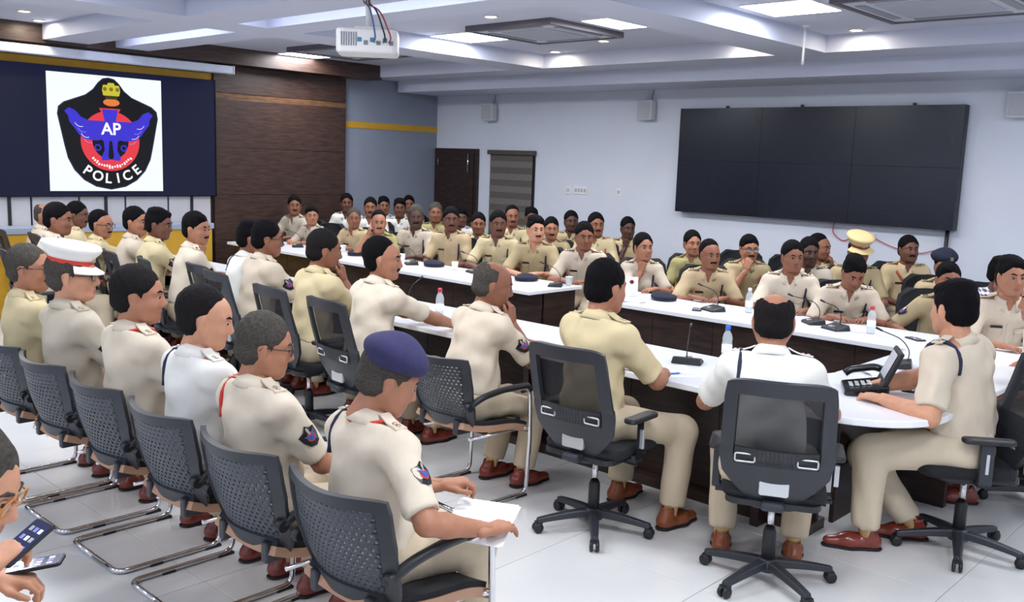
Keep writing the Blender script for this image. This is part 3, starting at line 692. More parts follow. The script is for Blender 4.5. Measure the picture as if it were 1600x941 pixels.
def hair_tpl(kind, near):
    key = ('hair', kind, near)
    if key in TPL: return TPL[key]
    h = .005 if near else .0075
    top = .010 if kind in ('crop', 'bald', 'fringe') else .026
    bk = {'recede': -.014, 'crop': -.002, 'bun': -.004}.get(kind, 0)
    P = [ell((-.020 + bk, 0, .132 + top * .15), (.101, .084, .090 + top * .35), .02), ell((-.03, 0, .07), (.084, .079, .062), .02)]
    if kind not in ('recede', 'fringe', 'bald'): P += [ell((-.002, 0, .137), (.078, .083, .068), .02)] + [ell((.014, s * .0715, .088), (.013, .006, .030), .012) for s in (-1, 1)]
    if kind == 'thick': P += [ell((.028, .015, .190), (.056, .056, .030), .02), ell((-.03, -.01, .20), (.07, .07, .034), .02)]
    if kind == 'parted': P += [ell((.030, -.02, .186), (.052, .05, .03), .02)]
    if kind == 'bun': P += [ell((-.118, 0, .075), (.038, .048, .042), .015)]
    f = fmesh(P, h); X, Y, Z = f.g()
    front = {'recede': .180, 'bun': .158}.get(kind, .156)
    temple = {'recede': .036, 'fringe': .036, 'bald': .036}.get(kind, .047)
    zl = np.interp(X, [-.13, -.075, -.035, -.012, .022, .027, .034, temple, .068, .085, .12], [-.0, .005, .03, .055, .056, .072, .098 if temple > .04 else .115, .122 if temple > .04 else .145, .148, front, front + .02])
    zl = zl + .005 * np.sin(Y * 160 + 1) * np.sin(Y * 71) - .05 * np.maximum(0, .03 - np.abs(Y)) * (X > .05)
    f.D = np.maximum(f.D, (zl - Z) * .8)
    if kind in ('bald', 'fringe'):
        f.add([ell((-.035, 0, .245), (.115, .066, .098), .012) if kind == 'bald' else ell((.0, 0, .235), (.095, .062, .066), .012)], True); lim = .185
        f.D = np.maximum(f.D, (Z - lim - np.where(X < -.05, .02, 0) + (X + .06) * .12) * .9)
        f.D = np.maximum(f.D, (X - .006) * .9)
    # leave the face and ears free
    f.D = np.maximum(f.D, -(np.sqrt(((X + .006) / .022) ** 2 + ((Z - .088) / .030) ** 2) - 1) * .022 * np.where(np.abs(Y) > .05, 1, 0) - np.where(np.abs(Y) > .05, 0, 1))
    rr = f.h; f.D = f.D + .0020 * np.sin(X * 130 + 1.7 * np.sin(Y * 60) + Z * 40) * np.sin(Y * 115 + 2 * np.sin(Z * 50 + X * 30))
    TPL[key] = f.mesh(); return TPL[key]
def stache_tpl(near):
    key = ('st', near)
    if key not in TPL:
        P = []
        for s in (-1, 1): P += [cone((.1005, s * .004, .0495), (.094, s * .020, .0455), .0075, .0075, .006), cone((.094, s * .020, .0455), (.080, s * .032, .034), .0075, .004, .006)]
        TPL[key] = fmesh(P, .0028 if near else .0045).mesh()
    return TPL[key]
def hand_tpl(pose, near):
    key = ('hand', pose, near)
    if key in TPL: return TPL[key]
    curl = {'rest': (12, 28, 18), 'fist': (62, 85, 50), 'hold': (38, 50, 25), 'flat': (4, 8, 4)}[pose]
    kn = [(.090, .031, .002, .074), (.094, .011, .004, .082), (.090, -.010, .002, .077), (.083, -.029, -.002, .061)]
    P = [cone((-.045, 0, 0), (.02, 0, 0), .027, .026, .012, (0, 0, 1), .75)]
    for x, y, z, L in kn: P.append(cone((.012, y * .55, 0), (x, y, z), .017, .0125, .012))
    P.append(ell((.045, .026, -.010), (.032, .018, .015), .01))
    fg = []
    for q, (x, y, z, L) in enumerate(kn):
        p = np.array([x, y, z], float); a = 0.; sp = (1.5 - q) * .05; r = .0095
        for fr, c in zip((.45, .31, .24), curl):
            a += math.radians(c * (1 + .08 * q)); d = np.array([math.cos(a) * math.cos(sp), math.cos(a) * math.sin(sp), -math.sin(a)])
            e = p + d * L * fr; fg.append(cone(p, e, r, r - .0009, .0025)); p = e; r -= .0009
    th = {'fist': [(.022, .03, -.008), (.056, .044, -.022), (.080, .026, -.034), (.092, .008, -.036)]}.get(pose, [(.020, .028, -.006), (.050, .050, -.014), (.078, .056, -.022), (.098, .054, -.028)])
    for a, b, r in zip(th[:-1], th[1:], (.0135, .0115, .0098)): fg.append(cone(a, b, r, r - .0012, .004))
    TPL[key] = fmesh(P + fg, .0046 if near else .0076).mesh(); return TPL[key]
def shoe_tpl(near):
    key = ('shoe', near)
    if key not in TPL:
        P = [cone((-.045, 0, .035), (.07, 0, .033), .040, .042, .03, (0, 0, 1), .95), cone((.07, .004, .032), (.165, .006, .026), .043, .030, .03, (0, 0, 1), .8), cone((-.03, 0, .05), (-.02, 0, .095), .037, .036, .025), ]
        TPL[key] = fmesh(P, .006 if near else .009, [cone((-.02, 0, .09), (-.02, 0, .14), .027, .03, .004)], [((0, 0, 0.0), (0, 0, -1))]).mesh()
        S = [cone((-.05, 0, .006), (.07, 0, .006), .040, .046, .01, (0, 0, 1), .3), cone((.07, .004, .006), (.17, .006, .006), .046, .032, .01, (0, 0, 1), .3)]
        TPL[('sole', near)] = fmesh(S, .006 if near else .009, (), [((0, 0, 0.0), (0, 0, -1)), ((0, 0, .012), (0, 0, 1))]).mesh()
    return TPL[key]
# ---- materials for figures
SKIN = {k: mat('skin ' + k, c, .5, var=.07, vscale=30, spec=.35) for k, c in dict(light='#c48f72', mid='#a8745a', brown='#8d5d47', dark='#6d4738', deep='#553a30').items()}
LIPS = {k: mat('lips ' + k, c, .45, var=.04) for k, c in dict(light='#b0706a', mid='#935e50', brown='#7a4d42', dark='#5e3b33', deep='#4a312b').items()}
HAIRC = {k: mat('hair ' + k, c, .85, var=.3, vscale=110, bump=.5, bscale=160, spec=.12) for k, c in dict(black='#0c0b0e', soft='#1c191a', grey='#48443f', white='#8e8a86', brown='#33261f').items()}
def cloth(name, c):
    m = mat('cloth ' + name, c, .85, var=.025, vscale=6, bump=.4, bscale=9, spec=.2, stretch=(1, 1, .6), bdist=.02)
    nt = m.node_tree; bp = next(n for n in nt.nodes if n.type == 'BUMP'); b = nt.nodes['Principled BSDF']; tc = next(n for n in nt.nodes if n.type == 'TEX_COORD')
    mp = nt.nodes.new('ShaderNodeMapping'); mp.inputs['Rotation'].default_value = (.5, .6, .3); mp.inputs['Scale'].default_value = (1, 1, .38); nt.links.new(tc.outputs['Object'], mp.inputs[0])
    r = nt.nodes.new('ShaderNodeTexNoise'); r.noise_type = 'RIDGED_MULTIFRACTAL'; r.inputs['Scale'].default_value = 3.6; r.inputs['Detail'].default_value = 1.2; r.inputs['Distortion'].default_value = .7; nt.links.new(mp.outputs[0], r.inputs[0])
    b2 = nt.nodes.new('ShaderNodeBump'); b2.inputs['Strength'].default_value = .85; b2.inputs['Distance'].default_value = .05
    nt.links.new(r.outputs[0], b2.inputs['Height']); nt.links.new(bp.outputs[0], b2.inputs['Normal']); nt.links.new(b2.outputs[0], b.inputs['Normal'])
    return m
SHIRT = {k: cloth(k, c) for k, c in dict(beige='#d0c2ae', cream='#dacdb9', khaki='#cfbf98', olive='#b5a480', tan='#c6b08c', white='#e6e4de', grey='#c3b8a6', green='#a59c6c').items()}
TROU = {k: cloth('trouser ' + k, c) for k, c in dict(khaki='#c4b49b', sand='#cfc1a9', olive='#ad9b78').items()}
m_eyew = mat('eye white', '#a59b94', .4, var=.02); m_iris = mat('dark iris', '#1a1210', .2, var=.05)
m_shoe = mat('red brown leather', '#7c3226', .25, var=.12, vscale=12, coat=.3); m_shoeb = mat('tan brown leather', '#8a4a2c', .3, var=.12, vscale=12); m_sole = mat('black sole', '#17151a', .7, var=.05)
m_sock = mat('tan sock', '#d9b67e', .9, var=.06, vscale=30, bump=.3, bscale=200); m_belt = mat('red brown belt', '#a04a24', .4, var=.08)
m_navy = mat('navy cord', '#1c2240', .7, var=.1, vscale=50, bump=.3, bscale=300); m_redc = mat('red cord', '#d0382c', .6, var=.1, vscale=50, bump=.3, bscale=300)
m_beret = mat('navy beret wool', '#302e56', .95, var=.12, vscale=60, bump=.4, bscale=260); m_beretd = mat('dark navy beret wool', '#1b1f33', .95, var=.12, vscale=60)
m_capw = mat('white cap cloth', '#ecebe6', .7, var=.03); m_capk = mat('khaki cap cloth', '#d8c48e', .8, var=.05); m_capb = mat('brown cap band', '#7a3a2a', .6, var=.05)
m_gold = mat('metal pip', '#c9c2a8', .3, metal=.9, var=.05); m_plate = mat('black name plate', '#16171c', .3, var=.05)
m_frameg = mat('dark glasses frame', '#22242c', .3, var=.05); m_brownf = mat('brown glasses frame', '#b8762c', .35, var=.05)
m_lens = mat('clear lens', '#dfe6ee', .05, alpha=.18)
m_pblue = mat('patch blue', '#3c4f9c', .7, var=.1); m_pred = mat('patch red', '#c04040', .7, var=.1)
def obj_from(name, VF, m, parent, T=None):
    V, F = VF
    if T is not None: V = V @ T[0].T + T[1]
    return link(name, np_mesh(name, V, F), m, parent)
SHARED = {}
def mat4(R, t, s=(1, 1, 1)):
    M = Matrix.Identity(4)
    for i in range(3):
        for j in range(3): M[i][j] = R[i][j] * s[j]
        M[i][3] = t[i]
    return M
def shared(name, key, VF, m, parent, M):
    k = (name, key, m.name)
    if k not in SHARED: SHARED[k] = np_mesh(name, *VF); SHARED[k].materials.append(m)
    o = bpy.data.objects.new(name, SHARED[k]); COL.objects.link(o); o.parent = parent; o.matrix_local = M
    return o
def ik(S, T, a, b, pole):
    d = T - S; L = np.linalg.norm(d)
    if L > (a + b) * .995: T = S + d / L * (a + b) * .995; d = T - S; L = np.linalg.norm(d)
    L = max(L, abs(a - b) + .03); u = d / np.linalg.norm(d); c = (a * a + L * L - b * b) / (2 * a * L); p = np.asarray(pole, float); p = nrm(p - u * (p @ u))
    return S + u * a * c + p * a * math.sqrt(max(0, 1 - c * c)), T
NPERS = [0]
def person(label, top, h, face, lean=10, pitch=6, roll=0, twist=0, arms=('table', 'table'), skin='brown', shirt='beige', trou='khaki', hair='short', hc='black', stache=False, near=False, fem=False,
           belly=1.0, tabx=None, acc=(), feet=None, group=None, slim=1.0, hip=None, shoe=None):
    rng = random.Random(len(label) * 7 + int(top[0] * 100)); NPERS[0] += 1
    dr = lambda a: np.array([math.sin(math.radians(a)), 0, math.cos(math.radians(a))])
    p0 = np.array([0, 0, .555]); waist = p0 + .13 * dr(lean * .7); chest = waist + .19 * dr(lean); nb = chest + .155 * dr(lean + 6)
    tw = math.radians(twist); sd = np.array([-math.sin(tw), math.cos(tw), 0]); fw = np.array([math.cos(tw), math.sin(tw), 0])
    up = dr(lean); fwd = nrm(fw - up * (fw @ up))
    shw = .168 * (.88 if fem else 1) * slim
    sh = {s: nb - .052 * up + s * shw * sd - .005 * fwd for s in (-1, 1)}
    pivot = nb + .078 * dr(lean * .55 + 10)
    RH = rotm(math.radians(face - h), math.radians(pitch), math.radians(roll)); tp = pivot + RH @ np.array([-.01, 0, .232])
    S = float(np.clip(top[2] / tp[2], .90, 1.09))
    a = math.radians(h); Rz = np.array([[math.cos(a), -math.sin(a), 0], [math.sin(a), math.cos(a), 0], [0, 0, 1]])
    hp = np.array([top[0], top[1], 0]) - Rz @ (np.array([tp[0], tp[1], 0]) * S)
    if hip is not None: hp = np.array([hip[0], hip[1], 0.])
    def loc(wp): return Rz.T @ ((np.asarray(wp, float) - hp)) / S
    # arms
    LU, LF = .285 * (.94 if fem else 1), .245 * (.94 if fem else 1); arm = {}
    for s, md in zip((1, -1), arms):
        ex = ()
        if isinstance(md, tuple): ex = md[1:]; md = md[0]
        pole = np.array([-.25, s * .8, -.75]); pose = 'rest'; dors = np.array([0, 0, 1.])
        if md == 'table': T = np.array([.40, s * .13, (ZTAB + .035) / S]); d = np.array([.62, -s * .78, -.05])
        elif md == 'tablefwd': T = np.array([.46, s * .17, (ZTAB + .035) / S]); d = np.array([.95, -s * .3, -.05])
        elif md == 'lap': T = np.array([.34, s * .11, .69]); d = np.array([.8, -s * .6, -.18])
        elif md == 'knee': T = np.array([.40, s * .14, .66]); d = np.array([.95, -s * .1, -.3])
        elif md == 'armrest': T = np.array([.24, s * .265, .71 / S]); d = np.array([1, -s * .12, -.12])
        elif md == 'chin': T = pivot + RH @ np.array([.075, s * .03, -.115]); d = RH @ np.array([.12, -s * .1, 1]); dors = RH @ np.array([1, s * .3, 0]); pose = 'fist'; pole = np.array([.35, s * .55, -1])
        elif md == 'mouth': T = pivot + RH @ np.array([.155, s * .055, -.075]); d = RH @ np.array([-.25, -s * .3, 1]); dors = RH @ np.array([.9, s * .5, .1]); pose = 'hold'; pole = np.array([.4, s * .45, -1])
        elif md == 'cheek': T = pivot + RH @ np.array([.065, s * .125, -.045]); d = RH @ np.array([-.05, -s * .25, 1]); dors = RH @ np.array([.2, s * 1, 0]); pose = 'hold'; pole = np.array([.4, s * .5, -1])
        elif md == 'to': T = loc(ex[0]); d = Rz.T @ np.asarray(ex[1], float); pose = ex[2] if len(ex) > 2 else 'rest'; dors = Rz.T @ np.asarray(ex[3], float) if len(ex) > 3 else dors
        if tabx and md in ('table', 'tablefwd'): T[0] = min(max((tabx - hp[0]) / S, .36), .58)
        E, T = ik(sh[s], T, LU, LF, pole); d = nrm(d); f = nrm(T - E)
        if d @ f < -.2: d = nrm(d + f)
        z = nrm(dors - d * (dors @ d)); arm[s] = (sh[s], E, T, d, z, pose)
    kb = slim * (.92 if fem else 1)
    # legs
    feet = feet or [(.43, .12), (.43, -.12)]; leg = {}
    for s, q in zip((1, -1), feet):
        hj = np.array([0, s * .088, .548]); ank = np.array([q[0], q[1], .085 / S]); tgt = ank
        d = tgt - hj; L = np.linalg.norm(d); A, B = .43, .415
        kn, ank = ik(hj, ank, A, B, np.array([.5, s * .06 + (q[1] - s * .12) * .3, 1.])); leg[s] = (hj, kn, ank)
    # distance fields
    Tz = fwd; bd = .70 * belly
    def torso(o):
        P = [cone(p0 + [0, .075, -.01], p0 + [0, -.075, -.01], .100 * kb + o, .100 * kb + o, .05), cone(p0 + .02 * up, waist, .142 * kb + o, .140 * kb * (.5 + .5 * belly) + o, .05, fwd, .76 + .2 * (belly - 1)),
             cone(waist, chest + .02 * up, .142 * kb + o, .152 * kb + o, .06, fwd, .74), cone(sh[1] - .012 * sd, sh[-1] + .012 * sd, .058 * kb + o, .058 * kb + o, .06),
             cone(nb + .005 * up, sh[1] - .02 * sd + .01 * up, .058 + o, .044 + o, .05), cone(nb + .005 * up, sh[-1] + .02 * sd + .01 * up, .058 + o, .044 + o, .05)]
        if belly > 1.02: P.append(ell(waist + fwd * .05 * belly - .02 * up, np.array([.10, .13, .11]) * (.6 + .4 * belly) + o, .06))
        if fem: P += [ell(chest + fwd * .085 + s * .055 * sd - .04 * up, np.array([.055, .055, .055]) + o, .04) for s in (-1, 1)]
        return P
    hB = .015 if near else .024
    body = torso(-.008)
    body.append(cone(nb - .04 * up, pivot + .02 * up, .060 * kb, .055 * kb, .03))
    for s in (1, -1):
        A, E, T, d, z, pose = arm[s]; hj, kn, ank = leg[s]
        mid = E + (T - E) * .3
        body += [cone(A, E, .050 * kb, .041 * kb, .03), cone(E, mid, .041 * kb, .042 * kb, .02), cone(mid, T, .042 * kb, .0265 * kb, .02), cone(hj, kn, .066 * kb, .044 * kb, .03), cone(kn, ank, .042 * kb, .030, .02)]
    parts = [(*fmesh(body, hB).mesh(), 0)]
    HV, HF, HI = head_tpl(fem, near); hs = np.array([1.0 + rng.uniform(-.02, .03), 1.0 + rng.uniform(-.04, .04), 1.0])
    hs = hs * 1.045; HV = (HV * hs) @ RH.T + pivot
    V0, F0, I0 = cat(parts); V0 = np.concatenate([V0, HV]); F0n = np.concatenate([F0, HF + len(V0) - len(HV)]); I0 = np.concatenate([I0, HI])
    for s in (1, -1):
        A, E, T, d, z, pose = arm[s]; y = np.cross(z, d); V, F = hand_tpl(pose, near); V = V * .98 * (.9 if fem else 1)
        if s == 1: V = V * [1, -1, 1]; F = F[:, ::-1]
        V = V @ np.stack([d, y, z]) + T; n = len(V0); V0 = np.concatenate([V0, V]); F0n = np.concatenate([F0n, F + n]); I0 = np.concatenate([I0, np.zeros(len(F), int)])
    hcm = HAIRC[hc]
    B = link('person', np_mesh('person', V0, F0n, True, I0), [SKIN[skin], hcm, m_eyew, m_iris, LIPS[skin]]); tag(B, label, 'person', group)
    B.location = hp; B.rotation_euler = (0, 0, a); B.scale = (S, S, S)
    cfw = fwd
    # shirt
    hS = .010 if near else .0175
    tp_ = torso(.010); slv = {s: [cone(arm[s][0] + .0 * up, arm[s][1], .066 * kb, .061 * kb, .04)] for s in (1, -1)}
    bs = [pbox(p) for p in tp_ + slv[1] + slv[-1]]; lo, hi = np.min([b[0] for b in bs], 0), np.max([b[1] for b in bs], 0)
    fS = Field(lo, hi, hS).add(tp_); fS.cut(p0 + .045 * up, -up); fS.cut(nb + .022 * dr(lean * .55 + 10), dr(lean * .55 + 10))
    for s in (1, -1):
        A, E = arm[s][:2]; u = nrm(E - A); f2 = Field(lo, hi, hS).add(slv[s]); f2.cut(A + (E - A) * .86, u); fS.D = smin(fS.D, f2.D, .035)
    X, Y, Z = fS.g(); ph = rng.uniform(0, 6); amp = .0044 if near else .003
    fS.D = fS.D + amp * np.sin(42 * (Z + .5 * X + .35 * Y) + ph) * np.sin(17 * (Y - .6 * X) + ph * 2) + amp * .6 * np.sin(75 * (X * .7 - Z * .5 + .4 * Y) + ph)
    if True:
        vn = nb + cfw * .088 - .012 * up; fS.add([cone(vn + up * .06, vn - up * .05, .042, .012, .008)], True)
    sm = SHIRT[shirt]; so = obj_from('shirt', fS.mesh(), sm, B)
    full = tp_ + slv[1] + slv[-1]
    # collar
    cz = dr(lean * .5 + 12); cx = nrm(fw - cz * (fw @ cz)); cy = np.cross(cz, cx); c0 = nb + .016 * cz + .004 * cx
    cb = MB(); v = []; n = 22
    for k in range(n + 1):
        t = math.radians(22 + (316) * k / n); fr = (1 + math.cos(t)) / 2; e = min(k, n - k) / n
        r1, r2 = .068 * (.9 if fem else 1), .102 * (.92 if fem else 1); hb = .052 - .030 * fr; hd = hb - .052 - .022 * max(0, 1 - e * 8)
        for r, zz in ((r1 + .004, -.02), (r1, hb - .004), (r1 + .006, hb), (r2 + .004, hd), (r2 - .002, hd - .004)):
            v.append(c0 + cx * r * math.cos(t) * 1.02 + cy * r * math.sin(t) + cz * zz)
    cb.add(v, [(5 * k + i, 5 * k + i + 1, 5 * k + 6 + i, 5 * k + 5 + i) for k in range(n) for i in range(4)], True).build('collar', sm, B)
    # trousers
    tm_ = TROU[trou]; hT = .0135 if near else .026
    P = [cone(p0 + [0, .075, -.012], p0 + [0, -.075, -.012], .115 * kb, .115 * kb, .05), cone(p0, p0 + .085 * up, .150 * kb, .148 * kb * (.6 + .4 * belly), .05, fwd, .78 + .2 * (belly - 1))]
    for s in (1, -1):
        hj, kn, ank = leg[s]; P += [cone(hj + [.02, 0, 0], kn + [.0, 0, 0], .099 * kb, .074 * kb, .035)]
    fT = fmesh(P, hT, (), [(p0 + .075 * up, up)])
    P2 = []
    fl, fh = fT.lo, fT.lo + fT.n * hT
    lo2 = np.minimum(fl, np.min([leg[s][2] for s in (1, -1)], 0) - .1); hi2 = np.maximum(fh, np.max([np.maximum(leg[s][1], leg[s][2]) for s in (1, -1)], 0) + .1)
    fT = Field(lo2, hi2, hT).add(P); fT.cut(p0 + .075 * up, up)
    for s in (1, -1):
        hj, kn, ank = leg[s]; u = nrm(ank - kn); f2 = Field(lo2, hi2, hT).add([cone(kn, ank, .074 * kb, .066, .03)]); f2.cut(ank - u * .035, u); fT.D = smin(fT.D, f2.D, .03)
    X, Y, Z = fT.g(); fT.D = fT.D + .0025 * np.sin(36 * (X + .4 * Z) + ph) * np.sin(14 * (Z - Y) + ph)
    obj_from('trousers', fT.mesh(), tm_, B)
    if near or 'belt' in acc:
        f = fmesh([cone(p0, p0 + .12 * up, .160 * kb, .158 * kb * (.6 + .4 * belly), .05, fwd, .78 + .2 * (belly - 1))], .013, (), [(p0 + .092 * up, up), (p0 + .052 * up, -up)]); obj_from('belt', f.mesh(), m_belt, B)
    for s in (1, -1):
        hj, kn, ank = leg[s]; yaw = math.atan2(ank[1] * .25, 1) ; R = rotm(yaw); c = np.array([ank[0], ank[1], 0.003])
        shm = shoe or m_shoe
        o = shared('shoe', near, shoe_tpl(near), shm, B, mat4(R, c)); shared('sole', near, TPL[('sole', near)], m_sole, o, Matrix.Identity(4))
        if near: MB().tube([ank + [-.012, 0, -.02], ank + (kn - ank) * .3], [.036, .040], 14).build('sock', m_sock, B)
    # hair and head things
    TH = (RH, pivot); TG = (RH * 1.045, pivot); hk = hair
    hatted = any(x in acc for x in ('beret', 'beretd', 'capw', 'capk'))
    if hk != 'none':
        hk = 'crop' if hatted and hk == 'short' else hk; shared('hair', (hk, near), hair_tpl(hk, near), hcm, B, mat4(RH, pivot, hs))
    if stache: shared('moustache', near, stache_tpl(near), HAIRC['black' if hc != 'white' else 'grey'], B, mat4(RH, pivot, hs))
    def hm(name, mb, m, par=B):
        me = mb.mesh(name); M = Matrix.Identity(4)
        for i in range(3):
            for j in range(3): M[i][j] = RH[i][j] * 1.045
            M[i][3] = pivot[i]
        me.transform(M); return link(name, me, m, par)
    if 'glasses' in acc or 'bglasses' in acc:
        m = MB()
        for s in (-1, 1):
            m.tube([(.1055 - abs(a) * .12, s * .033 + a, .100 + b) for a, b in rounded_rect(.050, .034, .012, 3)], .0022, 6, closed=True)
            m.tube([(.099, s * .058, .108), (.05, s * .082, .107), (-.01, s * .086, .106), (-.02, s * .084, .092)], .0022, 6)
        m.tube([(.106, -.009, .106), (.1085, 0, .108), (.106, .009, .106)], .002, 6)
        g = hm('glasses', m, m_brownf if 'bglasses' in acc else m_frameg)
        for s in (-1, 1): hm('lens', MB().prism([(s * .033 + a, .100 + b) for a, b in rounded_rect(.048, .032, .011, 3)], .103, .1035, lambda x, y, z: (z - abs(x - s * .033) * .12, x, y)), m_lens, g)
    if 'beret' in acc or 'beretd' in acc:
        q = 1 if 'beret' in acc else .92
        f = fmesh([ell((-.012, .004, .182), (.122 * q, .110 * q, .060 * q), .03), ell((-.02, -.03, .188), (.105 * q, .100 * q, .058 * q), .03), cone((-.012, 0, .14), (-.012, 0, .165), .094, .10, .02)], .006 if near else .009, [ell((-.01, 0, .09), (.092, .074, .075), .01)])
        f.cut((.0, 0, .142), (.12, 0, -1)); b = obj_from('beret', f.mesh(), m_beret if 'beret' in acc else m_beretd, B, TG)
        hm('band', MB().tube([(-.012 + .101 * math.cos(t), .085 * math.sin(t), .146 + .012 * math.cos(t)) for t in np.linspace(0, 2 * math.pi, 25)[:-1]], .006, 6, closed=True), m_plate, b)
        hm('badge', MB().box((.088, .03, .165), (.105, .055, .195)), m_gold, b)
    if 'capw' in acc or 'capk' in acc:
        cm = m_capw if 'capw' in acc else m_capk
        tl = lambda x, y, z: (x, y, z + x * -.10)
        m = MB(); ns = 32
        def ringp(rx, ry, z, cx=-.012): return [tl(cx + rx * math.cos(2 * math.pi * k / ns), ry * math.sin(2 * math.pi * k / ns), z) for k in range(ns)]
        prof = [(.100, .084, .150), (.101, .085, .185), (.128, .112, .215), (.138, .122, .232), (.130, .115, .248), (.08, .07, .256), (.001, .001, .257)]
        m.add([p for r in prof for p in ringp(*r)], [(i * ns + k, i * ns + (k + 1) % ns, (i + 1) * ns + (k + 1) % ns, (i + 1) * ns + k) for i in range(len(prof) - 1) for k in range(ns)], True)
        cp = hm('peaked_cap', m, cm)
        m = MB(); m.add([p for r in ((.102, .086, .158), (.103, .087, .178)) for p in ringp(*r)], [(k, (k + 1) % ns, ns + (k + 1) % ns, ns + k) for k in range(ns)], True); hm('cap_band', m, m_redc if 'capw' in acc else m_capb, cp)
        m = MB(); v = []
        for k in range(15):
            t = math.radians(-70 + 10 * k)
            for r, z in ((.100, .155), (.150, .130), (.150, .126), (.100, .150)): v.append(tl(-.012 + r * math.cos(t), r * .86 * math.sin(t), z))
        m.add(v, [(4 * k + i, 4 * k + (i + 1) % 4, 4 * k + 4 + (i + 1) % 4, 4 * k + 4 + i) for k in range(14) for i in range(4)]); hm('visor', m, cm if 'capw' in acc else m_capk, cp)
        hm('badge', MB().box((.085, -.014, .165), (.096, .014, .2)), m_gold, cp)
    # uniform details
    def strap(s):
        pts = []
        for t in np.linspace(0, 1, 6):
            q = nb + (sh[s] - nb) * (.42 + .66 * t) + .2 * up; pts.append(march(full, q, -up, .003))
        v = []
        for i, p in enumerate(pts):
            tn = nrm(pts[min(i + 1, 5)] - pts[max(i - 1, 0)]); w = nrm(fwd - tn * (fwd @ tn)); nn = np.cross(tn, w); nn = nn if nn @ up > 0 else -nn
            wd = .022 if i < 5 else .024
            v += [p - w * wd, p + w * wd, p + w * wd + nn * .006, p - w * wd + nn * .006]
        b = MB().add(v, [(4 * k + i, 4 * k + (i + 1) % 4, 4 * k + 4 + (i + 1) % 4, 4 * k + 4 + i) for k in range(5) for i in range(4)] + [(3, 2, 1, 0), (20, 21, 22, 23)]).build('shoulder_strap', sm, B)
        for k in (3, 4): MB().lathe([(.011, 0), (.008, .004), (.001, .006)], 6).build('pip', m_gold if near else m_plate, b, loc=Vector(pts[k] + up * .006))
    if shirt != 'check':
        for s in (1, -1): strap(s)
    if 'cord' in acc or 'rcord' in acc:
        pts = [march(full, nb + (sh[1] - nb) * .8 + .2 * up, -up, .006)]
        for t in np.linspace(.12, 1, 7): pts.append(march(full, nb + (sh[1] - nb) * (.80 - .12 * t) - up * (.02 + .20 * t) + fwd * .4, -fwd, .006))
        MB().tube(pts, .0085 if 'cord' in acc else .010, 6).build('shoulder_cord', m_navy if 'cord' in acc else m_redc, B)
    for nm, mm in (('ring', m_navy), ('rring', m_redc)):
        if nm in acc:
            pts = []; c = sh[1] - sd * .035 - up * .05
            for t in np.linspace(-100, 100, 15): pts.append(march(full, c + (up * math.cos(math.radians(t)) - fwd * math.sin(math.radians(t))) * .26, -(up * math.cos(math.radians(t)) - fwd * math.sin(math.radians(t))), .006))
            MB().tube(pts, .010, 6).build('shoulder_cord', mm, B)
    if 'crossbelt' in acc:
        pts = [march(full, nb + (sh[-1] - nb) * .6 + .2 * up, -up, .006)] + [march(full, chest + sd * (-.10 + .22 * t) + up * (.11 - .30 * t) + fwd * .4, -fwd, .006) for t in np.linspace(0, 1, 7)]
        MB().tube(pts, .013, 6).build('cross_belt', m_belt, B)
    if 'lanyard' in acc:
        MB().tube([march(full, c0 + cx * .14 * math.cos(t) + cy * .14 * math.sin(t) + cz * .10, -cz - .45 * (cx * math.cos(t) + cy * math.sin(t)), .004) for t in np.linspace(.5, 2 * math.pi - .5, 20)], .006, 6).build('lanyard', m_redc, B)
    if 'plate' in acc:
        p = march(full, chest - sd * .075 + up * .005 + fwd * .4, -fwd, .004); m = MB(); v = []
        for x, w_, q in ((0, -.038, -.008), (0, .038, -.008), (0, .038, .008), (0, -.038, .008), (.008, -.038, -.008), (.008, .038, -.008), (.008, .038, .008), (.008, -.038, .008)): v.append(p + fwd * x + sd * w_ + up * q)
        m.add(v, [(0, 3, 2, 1), (4, 5, 6, 7), (0, 1, 5, 4), (1, 2, 6, 5), (2, 3, 7, 6), (3, 0, 4, 7)]).build('name_plate', m_plate, B)
    if not near and shirt not in ('check',):
        for y0, y1, z0, z1, nm in ((.045, .115, -.10, -.005, 'pocket'), (-.115, -.045, -.10, -.005, 'pocket'), (-.011, .011, -.26, .035, 'placket')):
            v = []
            for zz in np.linspace(z0, z1, 5):
                for yy in np.linspace(y0, y1, 3): v.append(march(tp_, chest + sd * yy + up * zz + fwd * .4, -fwd, .0055))
            MB().add(v, [(3 * i + j, 3 * i + j + 1, 3 * i + j + 4, 3 * i + j + 3) for i in range(4) for j in range(2)], True).build(nm, sm, B)
            if nm == 'pocket':
                v = [march(tp_, chest + sd * yy + up * zz + fwd * .4, -fwd, .009) for zz, yy in ((-.005, y0 - .004), (-.005, y1 + .004), (-.03, y0 - .004), (-.03, y1 + .004), (-.042, (y0 + y1) / 2))]
                MB().add(v, [(0, 1, 3, 4, 2)]).build('pocket_flap', sm, B)
    if 'patch' in acc:
        s = -1; A, E = arm[s][:2]; u = nrm(E - A); out = nrm(-sd - u * (-sd @ u)) ; out = nrm(out + .15 * fwd); c = A + (E - A) * .46
        side = nrm(np.cross(u, out)); k_ = .048
        def pt(a, b, o): p = march(full, c + side * a * k_ - u * b * k_ + out * .2, -out, .003); return p + out * o
        hf = [(0, 1), (.35, .62), (.9, .42), (.8, -.2), (.5, -.8), (0, -1)]; pl = hf + [(-x, y) for x, y in hf[-2:0:-1]]
        def patchpoly(name, pl, o, m, par): n_ = len(pl); return MB().add([pt(x, y, o) for x, y in pl] + [pt(0, 0, o + .001)], [(i, (i + 1) % n_, n_) for i in range(n_)]).build(name, m, par)
        pp = patchpoly('sleeve_patch', pl, .002, m_plate, B)
